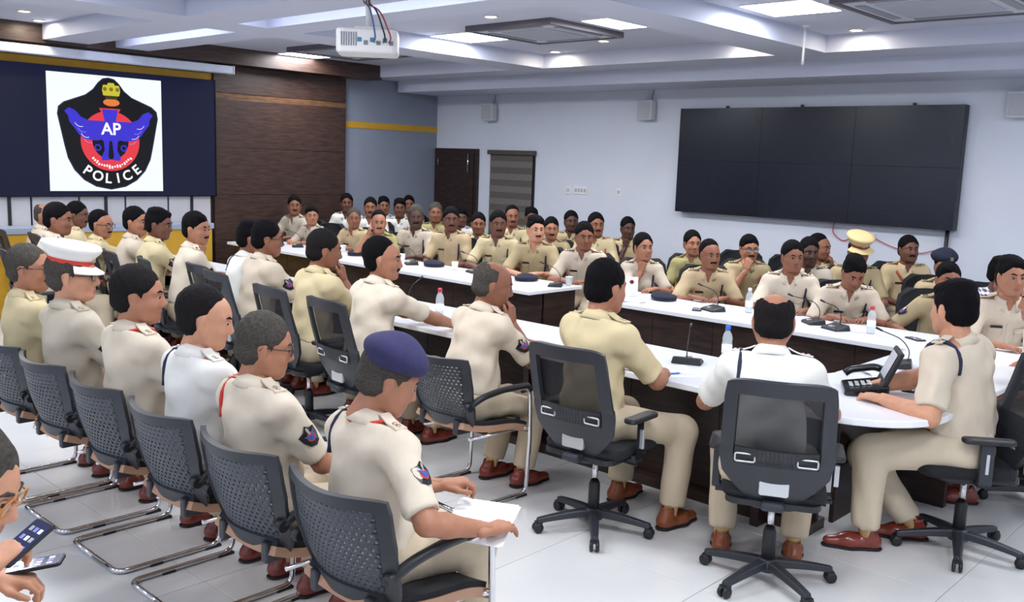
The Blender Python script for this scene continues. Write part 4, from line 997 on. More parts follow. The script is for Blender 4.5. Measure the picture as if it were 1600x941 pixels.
        patchpoly('patch_ring', [(.42 * math.cos(t), .42 * math.sin(t) - .1) for t in np.linspace(0, 6.28, 13)[:-1]], .004, m_pred, pp)
        patchpoly('patch_figure', [(-.6, .25), (0, .1), (.6, .25), (.3, -.1), (.1, -.4), (-.1, -.4), (-.3, -.1)], .006, m_pblue, pp)
        patchpoly('patch_crown', [(-.12, .45), (.12, .45), (.1, .75), (-.1, .75)], .004, m_gold, pp)
    return dict(o=B, hip=hp, S=S, h=h, loc=loc, Rz=Rz, pivot=pivot, RH=RH, hands={s: hp + Rz @ (arm[s][2] * S) for s in (1, -1)}, up=up)
# ------------------------------------------------------------------ padded office chair of the far side (faces +X)
def make_office():
    t = empty('office_chair')
    def P(u, v): return (-.22 - .12 * v + .045 * u * u, u * np.interp(v, [0, .2, .8, .93, 1], [.19, .225, .235, .21, .15]), .47 + .55 * v - .02 * u * u * (v > .8))
    grid_obj('backrest', P, np.linspace(-1, 1, 13), np.linspace(0, 1, 13), lambda u, v: True, .05, m_fabric, t)
    o = MB().prism(rounded_rect(.47, .49, .09, 5), .43, .50).build('seat', m_fabric, t, .025, seg=3); o.location = (.05, 0, 0)
    MB().box((-.27, -.05, .41), (.05, .05, .44)).build('back_bracket', m_black, t)
    MB().lathe([(.03, .06), (.03, .25), (.016, .26), (.016, .42)], 12).build('column', m_chrome, t)
    leg = MB().prism([(.02, -.03), (.30, -.018), (.30, .018), (.02, .03)], .055, .085).build('base_leg', m_black, t, .006)
    cs = MB().tube([(.29, -.022, .026), (.29, .022, .026)], .026, 10).tube([(.29, 0, .03), (.29, 0, .06)], .008, 6).build('caster', m_caster, t)
    for k in range(1, 5):
        for s in (leg, cs):
            c = s.copy(); COL.objects.link(c); c.parent = t; c.rotation_euler = (0, 0, 2 * math.pi * k / 5)
    for s in (-1, 1): MB().tube(fillet([(.12, s * .24, .44), (.13, s * .27, .64), (-.05, s * .27, .66), (-.22, s * .22, .64)], .05), .018, 8).build('armrest', m_black, t)
    return t
OFFICE = make_office()
def atx(px, py, X):
    p = at(px, py, 1.3); z = 1.92 - .62 * X / p[0]; return (X, p[1] * X / p[0], z)
SEAT = {}
def sit(key, chair, chair_label, **kw):
    q = person(**kw); SEAT[key] = q
    if chair is not None:
        hd = kw.get('ch', q['h']); o = math.radians(hd); off = .0 if chair is not VISITOR else -.0
        place_chair(chair, q['hip'][0] + off * math.cos(o), q['hip'][1] + off * math.sin(o), hd, chair_label, {'swivel_chair': 'black mesh swivel chairs at the near table', 'visitor_chair': 'perforated visitor chairs with chrome sled legs', 'office_chair': 'black padded office chairs on the far side'}[chair.name.split('.')[0]])
    return q
FAR = 'officers along the far side of the table'; BACK = 'people in the back rows by the white wall'; NEAR = 'officers along the near side of the table'; VIS = 'officers in the visitor chairs row'
# key, pixel x, y, X row, heading, face, lean, pitch, arms, look
T_ = 'table'
far_rows = [
 ('F1', 460, 306, 7.4, 195, 240, 6, 4, (T_, T_), dict(skin='brown', shirt='grey', stache=True, hair='short'), 'moustached officer in grey khaki before the walnut wall, leftmost of the far row'),
 ('F2', 487, 322, 7.2, 195, 240, 8, 6, (T_, T_), dict(skin='mid', shirt='grey', hair='parted', slim=.93), 'young officer in grey khaki, second from the left in the far row'),
 ('R1', 553, 325, 7.2, 195, 235, 8, 6, (T_, T_), dict(skin='brown', shirt='tan', hair='crop', hc='grey', acc=('plate',)), 'officer with shaven greying hair in tan shirt before the white shirted men'),
 ('R2', 592, 330, 6.98, 200, 235, 16, 8, (T_, 'cheek'), dict(skin='mid', shirt='green', hair='recede', stache=True), 'moustached officer in green khaki leaning his cheek on his hand'),
 ('R3', 650, 321, 7.3, 200, 230, 5, 6, (T_, T_), dict(skin='deep', shirt='beige', hair='short', hc='grey', stache=True, acc=('cord', 'plate')), 'dark grey haired officer in pale beige with navy cord at the far table'),
 ('R4', 705, 324, 7.35, 200, 232, 5, 6, ('lap', 'lap'), dict(skin='dark', shirt='tan', stache=True, acc=('cord', 'plate')), 'broad dark moustached officer in tan sitting upright below the brown door'),
 ('R5', 779, 330, 7.35, 205, 232, 7, 6, (T_, T_), dict(skin='dark', shirt='khaki', stache=True, acc=('cord', 'plate')), 'dark moustached officer in yellow khaki with folded arms below the window blind'),
 ('R6', 838, 338, 7.3, 205, 240, 10, 6, (T_, T_), dict(skin='light', shirt='olive', hair='thick', stache=True, acc=('cord', 'plate')), 'fair moustached officer with thick black hair in olive khaki, arms on table'),
 ('R7', 914, 348, 7.25, 205, 232, 12, 10, (T_, T_), dict(skin='brown', shirt='beige', acc=('cord', 'plate')), 'clean shaven officer in pale beige at the right end of the left far table'),
 ('R8', 1006, 365, 7.3, 215, 240, 12, 4, (T_, 'chin'), dict(skin='mid', shirt='beige', hair='bun', fem=True, acc=('cord',)), 'woman in pale beige uniform resting her chin on her hand'),
 ('R9', 1111, 376, 7.3, 215, 235, 14, 6, (T_, T_), dict(skin='brown', shirt='tan', hair='recede', stache=True, acc=('cord', 'plate')), 'smiling moustached officer in tan with clasped hands on the far table'),
 ('R10', 1240, 377, 7.35, 210, 228, 8, 6, (T_, T_), dict(skin='brown', shirt='cream', acc=('cord', 'plate'), belly=1.15), 'stout officer in cream shirt with navy cord behind the bald man in white'),
 ('R11', 1340, 405, 7.2, 212, 222, 18, 34, (T_, T_), dict(skin='brown', shirt='beige', hair='thick', acc=('cord', 'plate')), 'officer in beige looking down at the far table beside a red capped bottle'),
 ('R12', 1484, 411, 7.45, 215, 215, 10, 6, (T_, 'armrest'), dict(skin='brown', shirt='olive', hair='parted', acc=('patch',)), 'officer in olive half hidden behind the head of the officer at the right'),
 ('R13', 1583, 402, 7.15, 215, 222, 8, 4, (T_, T_), dict(skin='mid', shirt='beige', acc=('plate', 'cord'), hair='thick'), 'officer in beige with a name plate at the right edge of the photo'),
 ('W1', 542, 303, 8.4, 215, 235, 4, 3, ('lap', 'lap'), dict(skin='dark', shirt='white', acc=('plate',)), 'dark man in white shirt, leftmost before the grey wall'),
 ('W2', 579, 309, 8.1, 215, 230, 4, 4, ('lap', 'lap'), dict(skin='brown', shirt='white', stache=True), 'moustached man in white shirt, second from left before the grey wall'),
 ('W3', 600, 308, 8.95, 215, 240, 4, 4, ('lap', 'lap'), dict(skin='brown', shirt='white', hair='thick'), 'man in white shirt, third from left before the grey wall'),
 ('W4', 625, 311, 8.75, 215, 230, 4, 4, ('lap', 'lap'), dict(skin='dark', shirt='white', hair='thick', acc=('cord',)), 'dark man in white shirt, right of the other white shirts'),
 ('W5', 639, 306, 9.7, 215, 235, 4, 4, ('lap', 'lap'), dict(skin='brown', shirt='white'), 'hindmost man in white shirt, nearly hidden near the corner of the walls'),
 ('B1', 681, 317, 8.5, 210, 230, 5, 5, ('lap', 'lap'), dict(skin='brown', shirt='green', hair='short', hc='grey'), 'officer in pale green khaki before the left edge of the brown door'),
 ('B2', 721, 327, 9.2, 210, 235, 5, 5, ('lap', 'lap'), dict(skin='dark', shirt='white', hair='thick'), 'man in white shirt nearly hidden before the brown door'),
 ('B3', 748, 333, 8.0, 210, 228, 5, 8, ('lap', 'lap'), dict(skin='brown', shirt='khaki', acc=('cord',)), 'officer half hidden between the tan and the yellow khaki shirts'),
 ('B4', 801, 322, 8.8, 210, 232, 5, 5, ('lap', 'lap'), dict(skin='brown', shirt='khaki', stache=True, hair='recede', acc=('cord',)), 'moustached back row officer before the window blind'),
 ('B5', 831, 325, 9.4, 210, 235, 5, 5, ('lap', 'lap'), dict(skin='dark', shirt='grey', hair='thick'), 'back row man whose hair shows above the fair moustached officer'),
 ('B6', 862, 340, 8.2, 210, 228, 5, 8, ('lap', 'lap'), dict(skin='mid', shirt='olive', stache=True), 'moustached officer peering from behind the fair officer in olive'),
 ('B7', 893, 330, 9.3, 210, 232, 5, 5, ('lap', 'lap'), dict(skin='deep', shirt='olive', acc=('rcord',)), 'very dark officer in olive in the back row under the wall switches'),
 ('B8', 932, 333, 8.6, 210, 236, 5, 5, ('lap', 'lap'), dict(skin='brown', shirt='khaki', stache=True, acc=('rcord',)), 'moustached officer with a bright red cord in the back row'),
 ('B9', 982, 340, 9.2, 210, 235, 5, 8, ('lap', 'chin'), dict(skin='deep', shirt='tan'), 'dark officer with hand at chin before the bare white wall'),
 ('C1', 1083, 361, 8.2, 212, 232, 5, 5, ('lap', 'lap'), dict(skin='mid', shirt='green', hair='bun', fem=True), 'woman in greenish khaki in the back row below the video wall'),
 ('C2', 1172, 368, 8.2, 212, 228, 10, 8, ('lap', 'mouth'), dict(skin='mid', shirt='olive', hair='parted', stache=True, acc=('glasses', 'rcord')), 'bespectacled officer in olive covering his mouth with his hand'),
 ('C3', 1266, 372, 8.2, 212, 225, 5, 8, ('lap', 'lap'), dict(skin='deep', shirt='grey', acc=('cord',)), 'very dark officer in grey khaki behind the stout officer in cream'),
 ('C4', 1284, 367, 9.1, 212, 262, 8, 8, ('mouth', 'lap'), dict(skin='brown', shirt='khaki', hair='recede'), 'back row officer in profile with his hand at his mouth'),
 ('C5', 1345, 372, 8.6, 212, 225, 6, 14, ('lap', 'lap'), dict(skin='brown', shirt='olive', acc=('capk', 'cord')), 'officer in khaki peaked cap with a brown band'),
 ('C6', 1421, 369, 9.4, 214, 226, 2, 2, ('lap', 'lap'), dict(skin='dark', shirt='tan', stache=True, acc=('rcord', 'crossbelt', 'plate')), 'smiling moustached officer with a brown cross belt and red cord'),
 ('C7', 1478, 394, 8.6, 214, 205, 5, 6, ('lap', 'lap'), dict(skin='brown', shirt='olive', acc=('beretd',)), 'officer in dark navy beret near the hanging black cable'),
 ('C8', 1572, 404, 8.3, 214, 262, 24, 10, ('lap', 'cheek'), dict(skin='dark', shirt='check', hair='thick'), 'man in blue and white checked shirt leaning over at the right'),
]
# checked cloth for the one plain-clothes man
ck = bpy.data.materials.new('checked cotton'); ck.use_nodes = True; _n = ck.node_tree; _b = _n.nodes['Principled BSDF']; _b.inputs['Roughness'].default_value = .85
_t = _n.nodes.new('ShaderNodeTexCoord'); _w = []
for ax in ('Z', 'Y'):
    w_ = _n.nodes.new('ShaderNodeTexWave'); w_.bands_direction = ax; w_.inputs['Scale'].default_value = 9; _n.links.new(_t.outputs['Object'], w_.inputs[0]); _w.append(w_)
_m = _n.nodes.new('ShaderNodeMath'); _m.operation = 'ADD'; _n.links.new(_w[0].outputs['Fac'], _m.inputs[0]); _n.links.new(_w[1].outputs['Fac'], _m.inputs[1])
_m2 = _n.nodes.new('ShaderNodeMath'); _m2.operation = 'MULTIPLY'; _m2.inputs[1].default_value = .5; _n.links.new(_m.outputs[0], _m2.inputs[0])
_r = _n.nodes.new('ShaderNodeValToRGB'); _n.links.new(_m2.outputs[0], _r.inputs[0]); _n.links.new(_r.outputs[0], _b.inputs['Base Color'])
_r.color_ramp.elements[0].color = lin('#6d7294'); _r.color_ramp.elements[1].color = lin('#e9e9ee'); _r.color_ramp.elements[0].position = .3; _r.color_ramp.elements[1].position = .6
SHIRT['check'] = ck
SHORT = dict(F1='moustached officer leftmost in the far row', F2='young officer second from left in far row', R1='officer with shaven greying hair', R2='officer leaning his cheek on his hand', R3='grey haired officer in pale beige', R4='broad tan shirted officer below the door',
    R5='officer with folded arms below the blind', R6='fair moustached officer in olive', R7='clean shaven officer beside the table gap', R8='woman resting her chin on her hand', R9='smiling officer with clasped hands', R10='stout officer in cream', R11='officer looking down at the table', R12='olive officer behind the right officer', R13='name plated officer at the right edge',
    W1='leftmost man in white shirt', W2='second man from left in white shirt', W3='third man from left in white shirt', W4='dark man in white with a navy cord', W5='hindmost man in white shirt', B1='officer in pale green khaki', B2='man in white before the brown door', B3='officer between tan and yellow khaki shirts', B4='moustached officer before the window blind',
    B5='man whose hair shows above the fair officer', B6='officer peering from behind the fair officer', B7='very dark officer under the wall switches', B8='back row officer with the bright red cord', B9='dark officer with hand at chin', C1='woman in greenish khaki', C2='bespectacled officer covering his mouth', C3='very dark officer in grey khaki', C4='officer in profile below the video wall',
    C5='officer in the khaki peaked cap', C6='smiling officer with the cross belt', C7='officer in the dark navy beret', C8='man in the checked shirt',
    N1='balding officer furthest back', N2='officer behind the furthest balding one', N3='dark officer with a patch below the picture', N4='bespectacled officer in yellow khaki', N5='officer below the right edge of the picture', N6='dark officer with bushy hair', N7='officer in cream touching his chin', N8='officer in white hidden by his neighbour', N9='beige officer with a patch and glasses', N10='yellow khaki officer with a raised hand', N11='moustached officer reaching over the table',
    V1='bespectacled officer at the left edge', V2='officer in the white peaked cap', V3='officer with the red lanyard and dark hair', V4='officer in white with receding hair', V5='grey haired officer with red shoulder cord')
for k, px, py, X, h, face, lean, pitch, arms, look, lb in far_rows:
    sit(k, OFFICE, 'black padded office chair under the ' + SHORT[k], label=lb, top=atx(px, py, X), h=h, face=face, lean=lean, pitch=pitch, arms=arms, group=FAR if k[0] in 'FR' else BACK, **look)
# empty padded chairs seen between the back rows
for px, py, X, h, lb in ((1132, 400, 8.9, 205, 'empty black padded chair right of the woman in greenish khaki'), (1215, 395, 8.9, 205, 'empty black padded chair right of the officer covering his mouth'), (1385, 405, 9.3, 205, 'empty black padded chair left of the smiling officer')):
    p = at(px, py, 1.0); place_chair(OFFICE, X + .3, p[1] * X / p[0], h, lb, 'black padded office chairs on the far side')

near_rows = [
 ('N1', 70, 318, 1.3, -10, -55, 14, 6, ('lap', 'lap'), dict(skin='mid', shirt='beige', hair='fringe', hc='grey'), 'balding officer furthest back at the left below the lit screen'),
 ('N2', 92, 318, 1.42, -12, -45, 12, 8, ('lap', 'lap'), dict(skin='brown', shirt='beige'), 'officer behind the balding one at the far left of the near row'),
 ('N3', 122, 316, 1.35, -10, -50, 10, 8, (T_, T_), dict(skin='dark', shirt='khaki', stache=True, acc=('patch',)), 'dark officer with a sleeve patch below the white picture on the screen'),
 ('N4', 160, 330, 1.312, -15, -60, 14, 10, (T_, T_), dict(skin='mid', shirt='khaki', stache=True, hair='recede', acc=('glasses',)), 'bespectacled moustached officer in yellow khaki leaning low at the near row'),
 ('N5', 212, 324, 1.374, -15, -60, 10, 5, (T_, T_), dict(skin='mid', shirt='beige', stache=True), 'officer in beige looking right below the right edge of the emblem picture'),
 ('N6', 250, 327, 1.393, -12, -50, 10, 10, (T_, T_), dict(skin='dark', shirt='khaki', hair='thick', acc=('patch',)), 'dark officer with bushy hair and a sleeve patch in yellow khaki'),
 ('N7', 307, 332, 1.408, -18, -62, 10, 6, (T_, 'chin'), dict(skin='mid', shirt='cream', stache=True, hair='parted', acc=('patch',)), 'moustached officer in cream with his hand raised to his chin'),
 ('N8', 396, 347, 1.36, -8, -35, 16, 10, (T_, T_), dict(skin='brown', shirt='white', hair='thick', acc=('ring',)), 'officer in white hidden behind a beige shirted neighbour at the near table'),
 ('N9', 420, 345, 1.405, -8, -30, 10, 8, (T_, T_), dict(skin='brown', shirt='beige', near=True, acc=('patch', 'glasses')), 'officer in beige with a sleeve patch at the near table before the walnut wall'),
 ('N10', 510, 360, 1.4, -5, -26, 10, 10, (T_, 'mouth'), dict(skin='brown', shirt='khaki', near=True, hair='short', hc='soft'), 'officer in yellow khaki with a raised hand between two swivel chairs'),
 ('N11', 600, 372, 1.402, -5, -50, 12, 5, (T_, 'tablefwd'), dict(skin='mid', shirt='cream', near=True, hair='recede', stache=True, belly=1.15), 'moustached officer in cream with receding hair reaching over the table'),
]
for k, px, py, z, h, face, lean, pitch, arms, look, lb in near_rows:
    sit(k, SWIVEL, 'black mesh swivel chair of the ' + SHORT[k], label=lb, top=at(px, py, z), h=h, face=face, lean=lean * .75, pitch=pitch, arms=arms, group=NEAR, tabx=4.40, **look)
n12 = sit('N12', None, '', label='balding officer in a visitor chair holding his hand to his mouth', tabx=4.40, top=at(778, 409, 1.35), h=-8, face=-42, lean=14, pitch=14, arms=(T_, 'mouth'), skin='brown', shirt='beige', near=True, hair='fringe', hc='grey', belly=1.2, acc=('patch', 'belt'), group=NEAR, feet=[(.30, .12), (.36, -.10)])
place_chair(VISITOR, n12['hip'][0] + .02, n12['hip'][1] - .01, -4, 'perforated visitor chair at the table under the balding officer', 'perforated visitor chairs with chrome sled legs')
n13 = sit('N13', None, '', label='black haired officer in yellow khaki writing at the near table', top=at(934, 409, 1.425), hip=(3.85, 2.97), h=-4, face=-10, lean=2, pitch=10, arms=(T_, T_), skin='mid', shirt='khaki', near=True, hair='short', acc=('belt',), group=NEAR, feet=[(.40, .12), (.30, -.30)], shoe=m_shoeb)
place_chair(SWIVEL, 3.82, 2.90, 4, 'black mesh swivel chair of the officer writing in yellow khaki', 'black mesh swivel chairs at the near table')
n14 = sit('N14', None, '', label='bald officer in white shirt seen from behind at the rounded table end', top=at(1212, 456, 1.36), h=27, face=30, lean=12, pitch=10, arms=('tablefwd', 'tablefwd'), skin='mid', shirt='white', near=True, hair='bald', hc='soft', acc=('ring',), group=NEAR, feet=[(.30, .17), (.30, -.17)], shoe=m_shoeb, belly=1.15)
place_chair(SWIVEL, 3.925, 1.94, 27, 'black mesh swivel chair of the bald officer in white, seen from behind', 'black mesh swivel chairs at the near table')
n15 = sit('N15', None, '', label='officer in beige with thick black hair seated at the right, facing left', top=at(1493, 440, 1.40), h=122, face=64, lean=6, pitch=8, twist=-40, slim=1.14, belly=1.1, arms=('table', 'table'), skin='light', shirt='beige', trou='sand', near=True, hair='thick', acc=('ring', 'belt'), group=NEAR, feet=[(.42, .10), (.16, -.10)])
place_chair(SWIVEL, n15['hip'][0] + .03, n15['hip'][1] - .03, 126, 'black mesh swivel chair of the officer at the right, seen from its side', 'black mesh swivel chairs at the near table')
n16 = sit('N16', SWIVEL, 'black mesh swivel chair cut by the right edge of the photo', label='officer in beige cut off by the right edge of the photo', top=(6.05, 1.42, 1.36), h=118, face=120, lean=8, pitch=6, arms=('armrest', 'armrest'), skin='mid', shirt='beige', near=False, acc=('cord',), group=NEAR)

vis = [
 ('V1', 14, 378, 1.375, 5.46, -5, -45, 8, 5, ('lap', 'lap'), dict(skin='mid', shirt='khaki', stache=True, hair='crop', hc='grey', acc=('glasses',)), 'moustached bespectacled officer in yellow khaki at the left edge'),
 ('V2', 106, 418, 1.40, 4.88, 0, -38, 8, 4, ('lap', 'lap'), dict(skin='light', shirt='grey', hair='short', hc='grey', acc=('capw', 'patch', 'glasses')), 'officer in a white peaked cap with a red band'),
 ('V3', 226, 410, 1.38, 4.26, 0, -35, 10, 6, ('lap', 'lap'), dict(skin='mid', shirt='cream', hair='short', hc='soft', acc=('lanyard', 'patch')), 'officer with a red lanyard and cropped dark hair in cream'),
 ('V4', 306, 444, 1.345, 3.64, 0, -38, 12, 14, ('lap', 'lap'), dict(skin='light', shirt='white', hair='recede', hc='soft', acc=('ring',)), 'officer in white with receding hair and a navy shoulder cord'),
 ('V5', 395, 490, 1.30, 3.03, 0, -32, 14, 12, ('lap', 'lap'), dict(skin='mid', shirt='cream', hair='short', hc='grey', acc=('rring', 'glasses', 'patch')), 'grey haired bespectacled officer with a red shoulder cord'),
]
for k, px, py, z, cy_, h, face, lean, pitch, arms, look, lb in vis:
    q = sit(k, None, '', label=lb, top=at(px, py, z), h=h, face=face, lean=lean * .4 - (10 if k == 'V5' else 7.5), hip=(1.975, cy_ + dict(V1=.06, V5=.13, V2=.05, V3=-.04).get(k, 0)), pitch=pitch, arms=arms, near=True, group=VIS, belly=1.1, feet=[(.34, .12), (.34, -.12)], **look)
    place_chair(VISITOR, 2.03, cy_, 0, 'perforated visitor chair under the ' + SHORT[k], 'perforated visitor chairs with chrome sled legs')
v6 = sit('V6', None, '', label='officer in a purple navy beret holding papers on his lap', top=at(618, 522, 1.275), h=-4, face=-32, lean=1, pitch=26, hip=(1.98, 2.50), arms=(('to', at(690, 758, .76), (.85, -.5, .1), 'hold'), ('to', at(765, 828, .70), (.9, .1, -.1), 'rest')), skin='mid', shirt='cream', near=True, hair='short', hc='grey', acc=('beret', 'lanyard', 'patch', 'ring'), group=VIS, belly=1.1)
place_chair(VISITOR, 2.03, 2.42, 0, 'perforated visitor chair nearest the camera under the officer in the beret', 'perforated visitor chairs with chrome sled legs')
v7 = sit('V7', None, '', label='man with brown framed glasses looking at a phone in the bottom left corner', top=at(-25, 672, 1.31), h=-12, face=-42, lean=12, pitch=24, arms=(('to', at(-5, 905, .74), (.8, -.6, -.1), 'hold'), ('to', at(0, 868, .80), (.8, .3, .25), 'hold')), skin='light', shirt='white', near=True, hair='short', hc='grey', acc=('bglasses',), group=VIS)
place_chair(VISITOR, v7['hip'][0], v7['hip'][1], -12, 'perforated visitor chair under the man looking at a phone', 'perforated visitor chairs with chrome sled legs')

# ------------------------------------------------------------------ things on the tables and in hands
m_glass = mat('clear bottle plastic', '#e8eef2', .08, alpha=.35); m_paper = mat('white paper', '#f2f3f5', .8, var=.01); m_cup = mat('white paper cup', '#ecebea', .6, var=.02)
m_capr = mat('red bottle cap', '#d02f48', .4, var=.04); m_capbl = mat('blue bottle cap', '#2f6fd0', .4, var=.04); m_ink = mat('blue ink', '#3b4fa8', .6, var=.1)
def bottle(x, y, label, cap=m_capr, h=.20):
    t = empty('water_bottle', (x, y, ZTAB), 0, label, 'bottle', 'water bottles on the tables'); s = h / .2
    MB().lathe([(.001, 0), (.028, 0), (.031, .008), (.031, .10 * s), (.029, .115 * s), (.031, .13 * s), (.024, .155 * s), (.013, .172 * s), (.013, .182 * s)], 16).build('bottle_body', m_glass, t)
    MB().lathe([(.001, .003), (.026, .004), (.028, .01), (.028, .09 * s), (.001, .091 * s)], 14).build('water', mat('water', '#dfe9ee', .05, alpha=.4), t)
    MB().lathe([(.0315, .05 * s), (.0315, .095 * s)], 16).build('bottle_label', m_paper, t)
    MB().lathe([(.016, .176 * s), (.016, .198 * s), (.012, .202 * s), (.001, .202 * s)], 14).build('cap', cap, t)
def cup(x, y, label):
    t = empty('paper_cup', (x, y, ZTAB), 0, label, 'cup', 'white paper cups on the far table')
    MB().lathe([(.001, 0), (.026, 0), (.036, .085), (.038, .088), (.034, .086), (.025, .006), (.001, .006)], 16).build('cup_wall', m_cup, t)
    MB().lathe([(.001, .07), (.032, .07)], 14).build('drink', mat('tea', '#a4713c', .2, var=.05), t)
def mic(x, y, rz, label, tilt=.2):
    t = empty('gooseneck_microphone', (x, y, ZTAB), rz, label, 'microphone', 'gooseneck microphones on the tables')
    b = MB(); b.add([(-.07, -.09, 0), (.07, -.09, 0), (.07, .09, 0), (-.07, .09, 0), (-.06, -.08, .045), (.06, -.075, .022), (.06, .075, .022), (-.06, .08, .045)], [(0, 3, 2, 1), (4, 5, 6, 7), (0, 1, 5, 4), (1, 2, 6, 5), (2, 3, 7, 6), (3, 0, 4, 7)]); b.build('base', m_black, t, .008)
    MB().tube(fillet([(-.04, 0, .035), (-.05, 0, .10), (.0, .0, .17), (.08 + tilt * .2, 0, .21)], .07, 7), .0035, 6).build('gooseneck', m_black, t)
    MB().tube([(.075 + tilt * .2, 0, .208), (.115 + tilt * .2, 0, .226)], [.006, .008], 8).build('mic_capsule', m_black, t)
    MB().box((.02, -.02, .026), (.05, .02, .034)).build('talk_button', m_silver, t)
def papers(x, y, rz, label, w=.21, l=.297, n=1, z=ZTAB, lines=4, name='paper_sheet'):
    t = empty(name, (x, y, z), rz, label, 'paper')
    for k in range(n): o = MB().box((-l / 2, -w / 2, .0008 + .0016 * k), (l / 2, w / 2, .0008 + .0016 * (k + 1) - .0003)).build('sheet', m_paper, t); o.rotation_euler = (0, 0, .06 * k)
    for k in range(lines): MB().box((l * .3 - k * .03 - .003, -w * .35, .0016 * n + .001), (l * .3 - k * .03, w * (.3 - .1 * (k % 2)), .0016 * n + .0014)).build('written_line', m_ink, t)
    return t
def table_beret(x, y, rz, label):
    f = fmesh([ell((0, 0, .028), (.135, .115, .030), .02), ell((.03, .02, .038), (.09, .08, .03), .02)], .008, (), [((0, 0, .002), (0, 0, -1))]); V, F = f.mesh()
    o = empty('beret', (x, y, ZTAB), rz, label, 'beret', 'navy berets laid on the far table')
    link('crown', np_mesh('crown', V, F), m_beretd, o); MB().tube([(.125 * math.cos(t), .105 * math.sin(t), .012) for t in np.linspace(0, 6.283, 25)[:-1]], .007, 6, closed=True).build('band', m_plate, o)
mic(6.75, 9.95, 2.6, 'gooseneck microphone at the left end of the far table'); cup(6.85, 9.15, 'white paper cup before the officer with greying hair'); table_beret(6.80, 8.80, .4, 'navy beret before the officer leaning on his hand')
mic(6.72, 7.75, 2.6, 'gooseneck microphone before the dark grey haired officer'); cup(6.82, 8.02, 'white paper cup beside the microphone of the grey haired officer'); table_beret(6.83, 7.50, 1.0, 'navy beret before the broad tan shirted officer')
cup(6.78, 7.12, 'white paper cup before the officer with folded arms'); mic(6.80, 6.85, 2.8, 'gooseneck microphone before the officer with folded arms'); table_beret(6.80, 6.12, .2, 'navy beret before the fair moustached officer'); papers(6.55, 5.88, 1.3, 'paper sheets on the far table beside the gap', n=2); cup(6.85, 5.62, 'white paper cup at the right end of the left far table')
mic(6.72, 5.68, 2.2, 'gooseneck microphone at the table end beside the gap')
papers(6.60, 4.70, .3, 'stack of paper under the white card stand', n=8); table_beret(6.86, 4.55, .8, 'navy beret before the woman resting her chin')
cs = empty('card_stand', (6.72, 4.80, ZTAB + .014), math.radians(215), 'white card stand with a small red mark before the woman', 'sign')
MB().box((-.02, -.05, 0), (.03, .05, .03)).build('foot', m_white, cs, .004); MB().box((-.004, -.055, .025), (.004, .055, .17)).build('card', m_paper, cs, .001); MB().lathe([(.001, 0), (.018, 0)], 14).build('red_mark', m_capr, cs, loc=(.0055, 0, .125)).rotation_euler = (0, math.pi / 2, 0)
mic(6.68, 3.95, 2.7, 'gooseneck microphone before the smiling officer with clasped hands'); bottle(6.85, 3.72, 'clear bottle between the smiling officer and the stout one', m_white)
def mobile(x, y, z, rz, label, tilt=0, w=.075):
    t = empty('mobile_phone', (x, y, z), rz, label, 'phone'); t.rotation_euler = (0, tilt, rz)
    MB().prism(rounded_rect(.15, w, .012, 3), 0, .009).build('case', m_black, t, .002); MB().prism(rounded_rect(.14, w - .008, .008, 3), .009, .0098).build('screen', mat('phone screen', '#272b4a', .1, emit=.25), t)
    for i in range(4):
        for j in range(3): MB().box((-.055 + i * .03, -.024 + j * .018, .0099), (-.04 + i * .03, -.012 + j * .018, .0103)).build('app_icon', [m_paper, mat('icon lilac', '#7a7fc0', .4, emit=.3), m_silver][(i + j) % 3], t)
    return t
mobile(6.60, 4.05, ZTAB, .5, 'black phone lying before the smiling officer')
mic(6.78, 3.13, 2.4, 'gooseneck microphone before the stout officer in cream', .5); mic(6.66, 2.90, 2.7, 'gooseneck microphone before the officer looking down'); bottle(6.72, 2.66, 'red capped bottle before the officer looking down')
mobile(6.75, 2.35, ZTAB, 1.0, 'black phone on the far table behind the head of the right officer'); table_beret(6.9, 2.12, .3, 'navy beret at the right end of the far table')
# near table
bottle(4.60, 4.98, 'red capped bottle beside the moustached officer in cream', h=.22); papers(4.52, 4.72, .2, 'paper sheets beside the red capped bottle on the near table', n=3); mic(4.78, 5.50, .3, 'gooseneck microphone before the moustached officer in cream')
papers(4.40, 3.62, .2, 'written sheet on the near table behind the swivel chair', n=2, lines=6); mic(4.74, 2.95, .4, 'gooseneck microphone between the writing officer and the bald officer', -.3)
papers(4.48, 2.86, .9, 'written sheet under the hands of the writing officer', n=1, lines=7)
pn = empty('pen', at(1046, 584, ZTAB + .006), math.radians(-30), 'blue pen on the paper of the writing officer', 'pen'); MB().tube([(-.07, 0, 0), (.06, 0, 0)], .0045, 8).build('barrel', m_capbl, pn); MB().tube([(.06, 0, 0), (.075, 0, 0)], [.0045, .001], 8).build('tip', m_silver, pn)
bottle(4.96, 2.82, 'blue capped bottle behind the shoulder of the bald officer', m_capbl, .22)
dp = empty('desk_phone', (4.86, 1.93, ZTAB), math.radians(-62), 'large black desk phone with a tilted display before the right officer', 'telephone')
b = MB(); b.add([(-.11, -.13, 0), (.11, -.13, 0), (.11, .13, 0), (-.11, .13, 0), (-.11, -.13, .03), (.11, -.13, .07), (.11, .13, .07), (-.11, .13, .03)], [(0, 3, 2, 1), (4, 5, 6, 7), (0, 1, 5, 4), (1, 2, 6, 5), (2, 3, 7, 6), (3, 0, 4, 7)]); b.build('base', m_blackg, dp, .01)
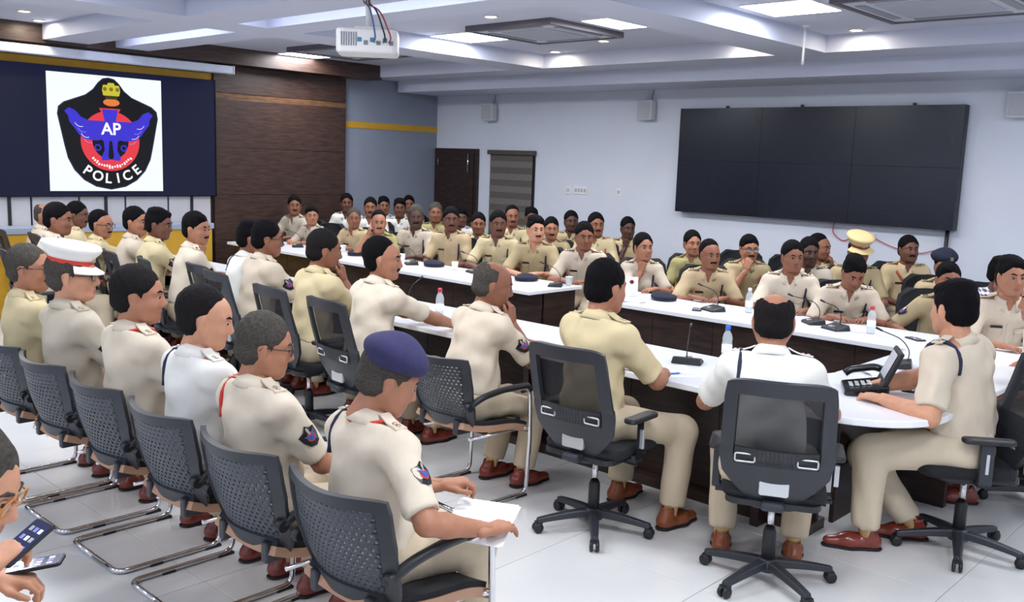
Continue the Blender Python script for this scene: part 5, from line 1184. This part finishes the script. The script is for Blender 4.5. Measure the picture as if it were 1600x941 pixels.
b = MB(); b.add([(.07, -.12, .06), (.10, -.12, .06), (.10, .12, .06), (.07, .12, .06), (.15, -.12, .25), (.17, -.12, .24), (.17, .12, .24), (.15, .12, .25)], [(0, 3, 2, 1), (4, 5, 6, 7), (0, 1, 5, 4), (1, 2, 6, 5), (2, 3, 7, 6), (3, 0, 4, 7)]); b.build('display_housing', m_black, dp, .008)
b = MB(); b.add([(.082, -.09, .10), (.082, .09, .10), (.138, .09, .23), (.138, -.09, .23)], [(0, 1, 2, 3)]); b.build('display', mat('pale phone display', '#c4cbd4', .2), dp)
MB().tube(fillet([(-.09, .16, .06), (-.06, .165, .085), (.06, .165, .11), (.10, .16, .10)], .04), .02, 10).build('handset', m_blackg, dp)
for i in range(4):
    for j in range(3): MB().box((-.08 + i * .03, -.06 + j * .035, .035 + i * .0055 + .004), (-.06 + i * .03, -.035 + j * .035, .035 + i * .0055 + .010)).build('key', m_silver, dp, .002)
papers(5.35, 1.98, .5, 'stack of papers on the table end beside the desk phone', n=10, lines=3); papers(5.58, 1.80, 1.1, 'booklet on the table end behind the right officer', n=6, lines=0)
mic(5.70, 2.06, 1.9, 'gooseneck microphone on the table end behind the papers')
mobile(5.12, 1.78, ZTAB, .2, 'black phone lying beside the desk phone')
# things held
pl = papers(0, 0, 0, 'white sheets held on the lap of the officer in the beret', n=2, lines=0, w=.22); hR = v6['hands'][-1]; hL = v6['hands'][1]
c = (hR + hL) / 2 + np.array([.06, -.02, 0]); pl.location = (c[0], c[1], max(.665, hR[2] - .035)); pl.rotation_euler = (.05, -.12, .5)
hR = v7['hands'][-1]; ph = mobile(0, 0, 0, 0, 'phone with lit icons held by the man in the bottom left corner', 0); ph.location = (hR[0] + .10, hR[1] + .02, hR[2] + .03); ph.rotation_euler = (.1, -.5, math.radians(10))
hL = v7['hands'][1]; ph = mobile(0, 0, 0, 0, 'dark phone in the lower hand of the man in the corner', 0); ph.location = (hL[0] + .09, hL[1] - .03, hL[2] + .02); ph.rotation_euler = (0, -.15, -.6)
